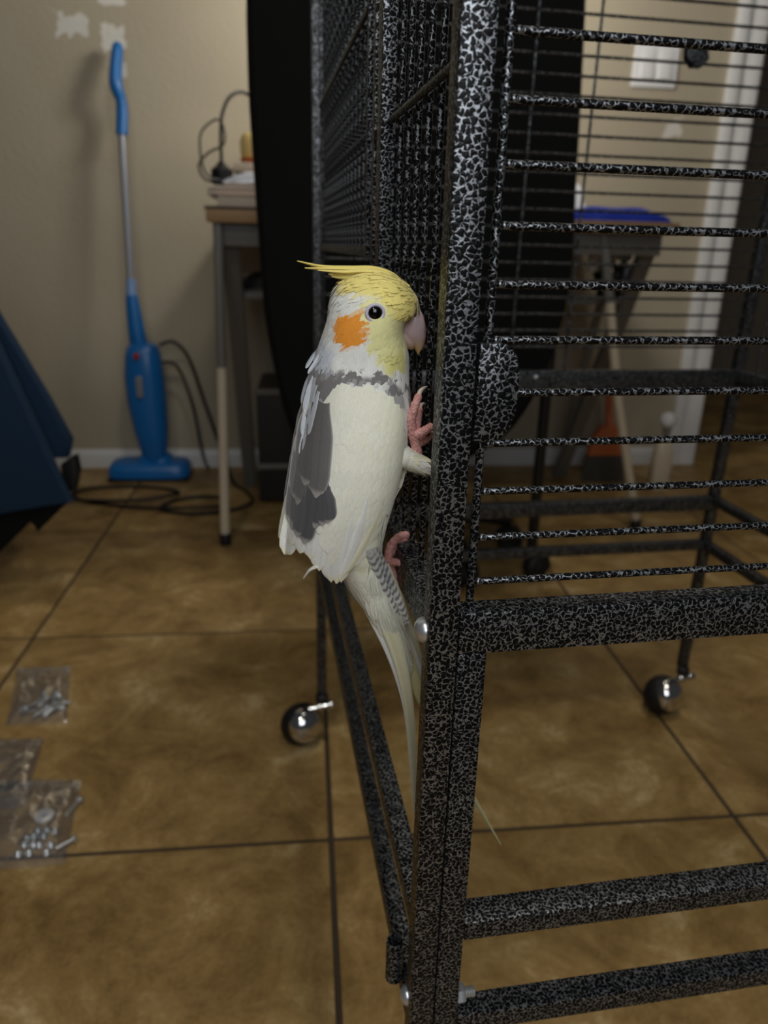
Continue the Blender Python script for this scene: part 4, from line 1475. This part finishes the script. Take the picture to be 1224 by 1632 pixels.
tube('cord_wrap', smooth_path([(x + 0.415, y - 1.94, z) for x, y, z in cp2], 6), 0.0036, M_RUBBER, vac, 8)

# ---------------------------------------------------------------- blue fabric chair at the left
fc = empty('fabric_chair', (-0.70, 1.17, 0))
tag(fc, 'dark blue fabric chair with black lining and frame, its slanted corner showing', 'chair')


def fl(P):
    return [(x + 0.70, z) for x, z in P]


prism('front_panel', fl([(-0.374, 0.203), (-0.410, 0.318), (-0.448, 0.442), (-0.500, 0.61), (-0.95, 0.61), (-0.95, 0.150), (-0.486, 0.187)]), 'Y', 1.135 - 1.17, 1.163 - 1.17, M_DENIM, fc, 0.006, 3)
prism('rear_panel', fl([(-0.386, 0.262), (-0.378, 0.290), (-0.405, 0.355), (-0.460, 0.478), (-0.515, 0.61), (-0.95, 0.61), (-0.95, 0.25)]), 'Y', 1.190 - 1.17, 1.216 - 1.17, M_DENIM, fc, 0.006, 3)
prism('lining', fl([(-0.378, 0.203), (-0.436, 0.148), (-0.442, 0.172), (-0.500, 0.113), (-0.62, 0.030), (-0.95, 0.030), (-0.95, 0.165), (-0.486, 0.190)]), 'Y', 1.155 - 1.17, 1.20 - 1.17, M_FABRIC, fc, 0.003)
prism('frame_tip', fl([(-0.366, 0.272), (-0.376, 0.268), (-0.390, 0.258), (-0.388, 0.215), (-0.374, 0.212), (-0.364, 0.245)]), 'Y', 1.165 - 1.17, 1.19 - 1.17, M_BLACK, fc, 0.003)
for x in (-0.62, -0.90):
    for y in (-0.02, 0.20):
        tube('leg', [(x + 0.70, y, 0.0), (x + 0.70, y, 0.12)], 0.011, M_BLACK, fc, 12)
box('seat_base', (-0.25, -0.03, 0.10), (0.16, 0.24, 0.24), M_FABRIC, fc, 0.02, 3)

# ---------------------------------------------------------------- hardware bags on the floor


def film_mat():
    m, n, l, p = new_mat('clear_plastic_film')
    out = n['Material Output']
    tr = n.new('ShaderNodeBsdfTransparent')
    tr.inputs[0].default_value = (0.97, 0.97, 0.97, 1)
    gl_ = n.new('ShaderNodeBsdfGlossy')
    gl_.inputs['Roughness'].default_value = 0.14
    fr = n.new('ShaderNodeFresnel')
    fr.inputs['IOR'].default_value = 1.5
    tc = n.new('ShaderNodeTexCoord')
    nz = n.new('ShaderNodeTexNoise')
    nz.inputs['Scale'].default_value = 55
    nz.inputs['Detail'].default_value = 3
    l.new(tc.outputs['Object'], nz.inputs['Vector'])
    bp = n.new('ShaderNodeBump')
    bp.inputs['Strength'].default_value = 0.5
    bp.inputs['Distance'].default_value = 0.003
    l.new(nz.outputs['Fac'], bp.inputs['Height'])
    l.new(bp.outputs['Normal'], gl_.inputs['Normal'])
    l.new(bp.outputs['Normal'], fr.inputs['Normal'])
    ad = n.new('ShaderNodeMath')
    ad.operation = 'MULTIPLY_ADD'
    ad.inputs[1].default_value = 0.45
    ad.inputs[2].default_value = 0.01
    l.new(fr.outputs[0], ad.inputs[0])
    mx = n.new('ShaderNodeMixShader')
    l.new(ad.outputs[0], mx.inputs[0])
    l.new(tr.outputs[0], mx.inputs[1])
    l.new(gl_.outputs[0], mx.inputs[2])
    df = n.new('ShaderNodeBsdfDiffuse')
    df.inputs[0].default_value = (0.8, 0.8, 0.82, 1)
    mx2 = n.new('ShaderNodeMixShader')
    mx2.inputs[0].default_value = 0.045
    l.new(mx.outputs[0], mx2.inputs[1])
    l.new(df.outputs[0], mx2.inputs[2])
    l.new(mx2.outputs[0], out.inputs[0])
    n.remove(p)
    return m


M_FILM = film_mat()


def zip_bag(corners, h, seed, label, lift=0.0):
    """pillow of clear film over four floor corners (tl, tr, br, bl)"""
    tl, tr, br_, bl_ = [Vector((*p, 0)) for p in corners]
    ctr = (tl + tr + br_ + bl_) / 4
    root = empty('zip_bag', ctr)
    tag(root, label, 'plastic bag')
    nx = ny = 26
    V, F = [], []
    for top in (1, 0):
        for j in range(ny + 1):
            for i in range(nx + 1):
                a, b = i / nx, j / ny
                p = (tl.lerp(tr, a)).lerp(bl_.lerp(br_, a), b) - ctr
                e = min(1, min(a, 1 - a, 1 - b) * 6) * min(1, b * 3 + 0.1)
                q = Vector((a * 3 + seed, b * 4 + seed * 2, seed))
                z = 0.0006 + lift + (h * e * (0.75 + 0.5 * noise.noise(q)) + 0.0035 * e * noise.noise(q * 3.1) + 0.005 * max(0, noise.noise(Vector((a * 9, seed, 0))) * (1 - b)) if top else 0)
                V.append((p.x, p.y, max(z, 0.0006 + lift)))
    w1 = nx + 1
    N = w1 * (ny + 1)
    for j in range(ny):
        for i in range(nx):
            a = j * w1 + i
            F.append((a, a + 1, a + w1 + 1, a + w1))
            F.append((N + a, N + a + w1, N + a + w1 + 1, N + a + 1))
    mesh('film', V, F, M_FILM, root)
    for k in (0.07, 0.11):
        P = [tl.lerp(tr, a).lerp(bl_.lerp(br_, a), k) - ctr + Vector((0, 0, 0.0035 + lift + 0.0012 * math.sin(a * 6 + seed))) for a in [i / 12 for i in range(13)]]
        tube('zip_strip', P, 0.0009, M_FILM, root, 6)
    return root


zip_bag([(-0.428, 0.985), (-0.352, 0.985), (-0.318, 0.846), (-0.394, 0.846)], 0.013, 1.3, 'clear zip bag holding steel bolts near the blue chair')
zip_bag([(-0.366, 0.738), (-0.268, 0.732), (-0.250, 0.606), (-0.330, 0.604)], 0.012, 4.7, 'clear zip bag holding round nuts and a white washer on the brown tile')
zip_bag([(-0.410, 0.815), (-0.336, 0.812), (-0.318, 0.690), (-0.410, 0.690)], 0.010, 8.1, 'empty looking clear zip bag lying under the bag of nuts', 0.001)

# one bolt, one nut, then copies
bolt_mesh = None
rng = random.Random(21)


def make_bolt(loc, rz, tilt, label, group):
    root = empty('bolt', loc, rz)
    root.rotation_euler = (0, tilt, rz)
    tag(root, label, 'bolt', group)
    global bolt_mesh
    if bolt_mesh is None:
        h = lathe('head', [(0.0045, 0), (0.0046, 0.0012), (0.0036, 0.0028), (0.0012, 0.0034), (0.0001, 0.0035)], M_ZINC, root, 14, (0.009, 0, 0.0046), (1, 0, 0))
        s = lathe('shank', [(0.0024 - 0.0003 * (i % 2), 0.0011 * i) for i in range(18)], M_ZINC, root, 10, (-0.010, 0, 0.0046), (1, 0, 0))
        bolt_mesh = (h, s)
    else:
        for q in bolt_mesh:
            inst(q, root, (0, 0, 0))
    return root


spots = [(-0.357, 0.862), (-0.344, 0.864), (-0.372, 0.882), (-0.372, 0.868), (-0.361, 0.884), (-0.352, 0.872), (-0.347, 0.888), (-0.338, 0.873), (-0.333, 0.885), (-0.366, 0.897), (-0.352, 0.899), (-0.340, 0.898)]
for i, (x, y) in enumerate(spots):
    make_bolt((x, y, 0.0012 + 0.0004 * (i % 2)), rng.uniform(0, 6.28), 0, 'shiny steel bolt inside the clear zip bag of bolts', 'steel bolts in the upper bag')
nut0 = None
k = 0
for j in range(4):
    for i in range(4):
        if (i, j) in ((0, 3), (3, 2), (2, 0)):
            continue
        loc = (-0.300 + 0.0098 * i + rng.uniform(-.002, .002), 0.622 + 0.0098 * j + rng.uniform(-.002, .002), 0.0012)
        if nut0 is None:
            nut0 = lathe('cap_nut', [(0.0040, 0), (0.0043, 0.0005), (0.0043, 0.0030), (0.0036, 0.0036), (0.0033, 0.0052), (0.0020, 0.0066), (0.0001, 0.0070)], M_ZINC, None, 12)
            nn = nut0
        else:
            nn = nut0.copy()
            COL.objects.link(nn)
        nn.location = loc
        tag(nn, 'small shiny steel cap nut inside the clear zip bag of nuts', 'nut', 'steel nuts in the lower bag')
wsr = lathe('washer', [(0.0030, 0), (0.0098, 0), (0.0104, 0.001), (0.0104, 0.0034), (0.0095, 0.0042), (0.0034, 0.0042), (0.0028, 0.0034), (0.0028, 0.0006), (0.0030, 0)], M_WHITE, None, 26)
wsr.location = (-0.291, 0.674, 0.0012)
tag(wsr, 'round white plastic washer inside the clear bag of nuts', 'washer')
make_bolt((-0.262, 0.684, 0.0012), 1.2, 0, 'single short steel bolt beside the white washer in the bag', None)
make_bolt((-0.256, 0.628, 0.0012), 0.7, 0, 'single steel bolt at the corner of the bag of nuts', None)
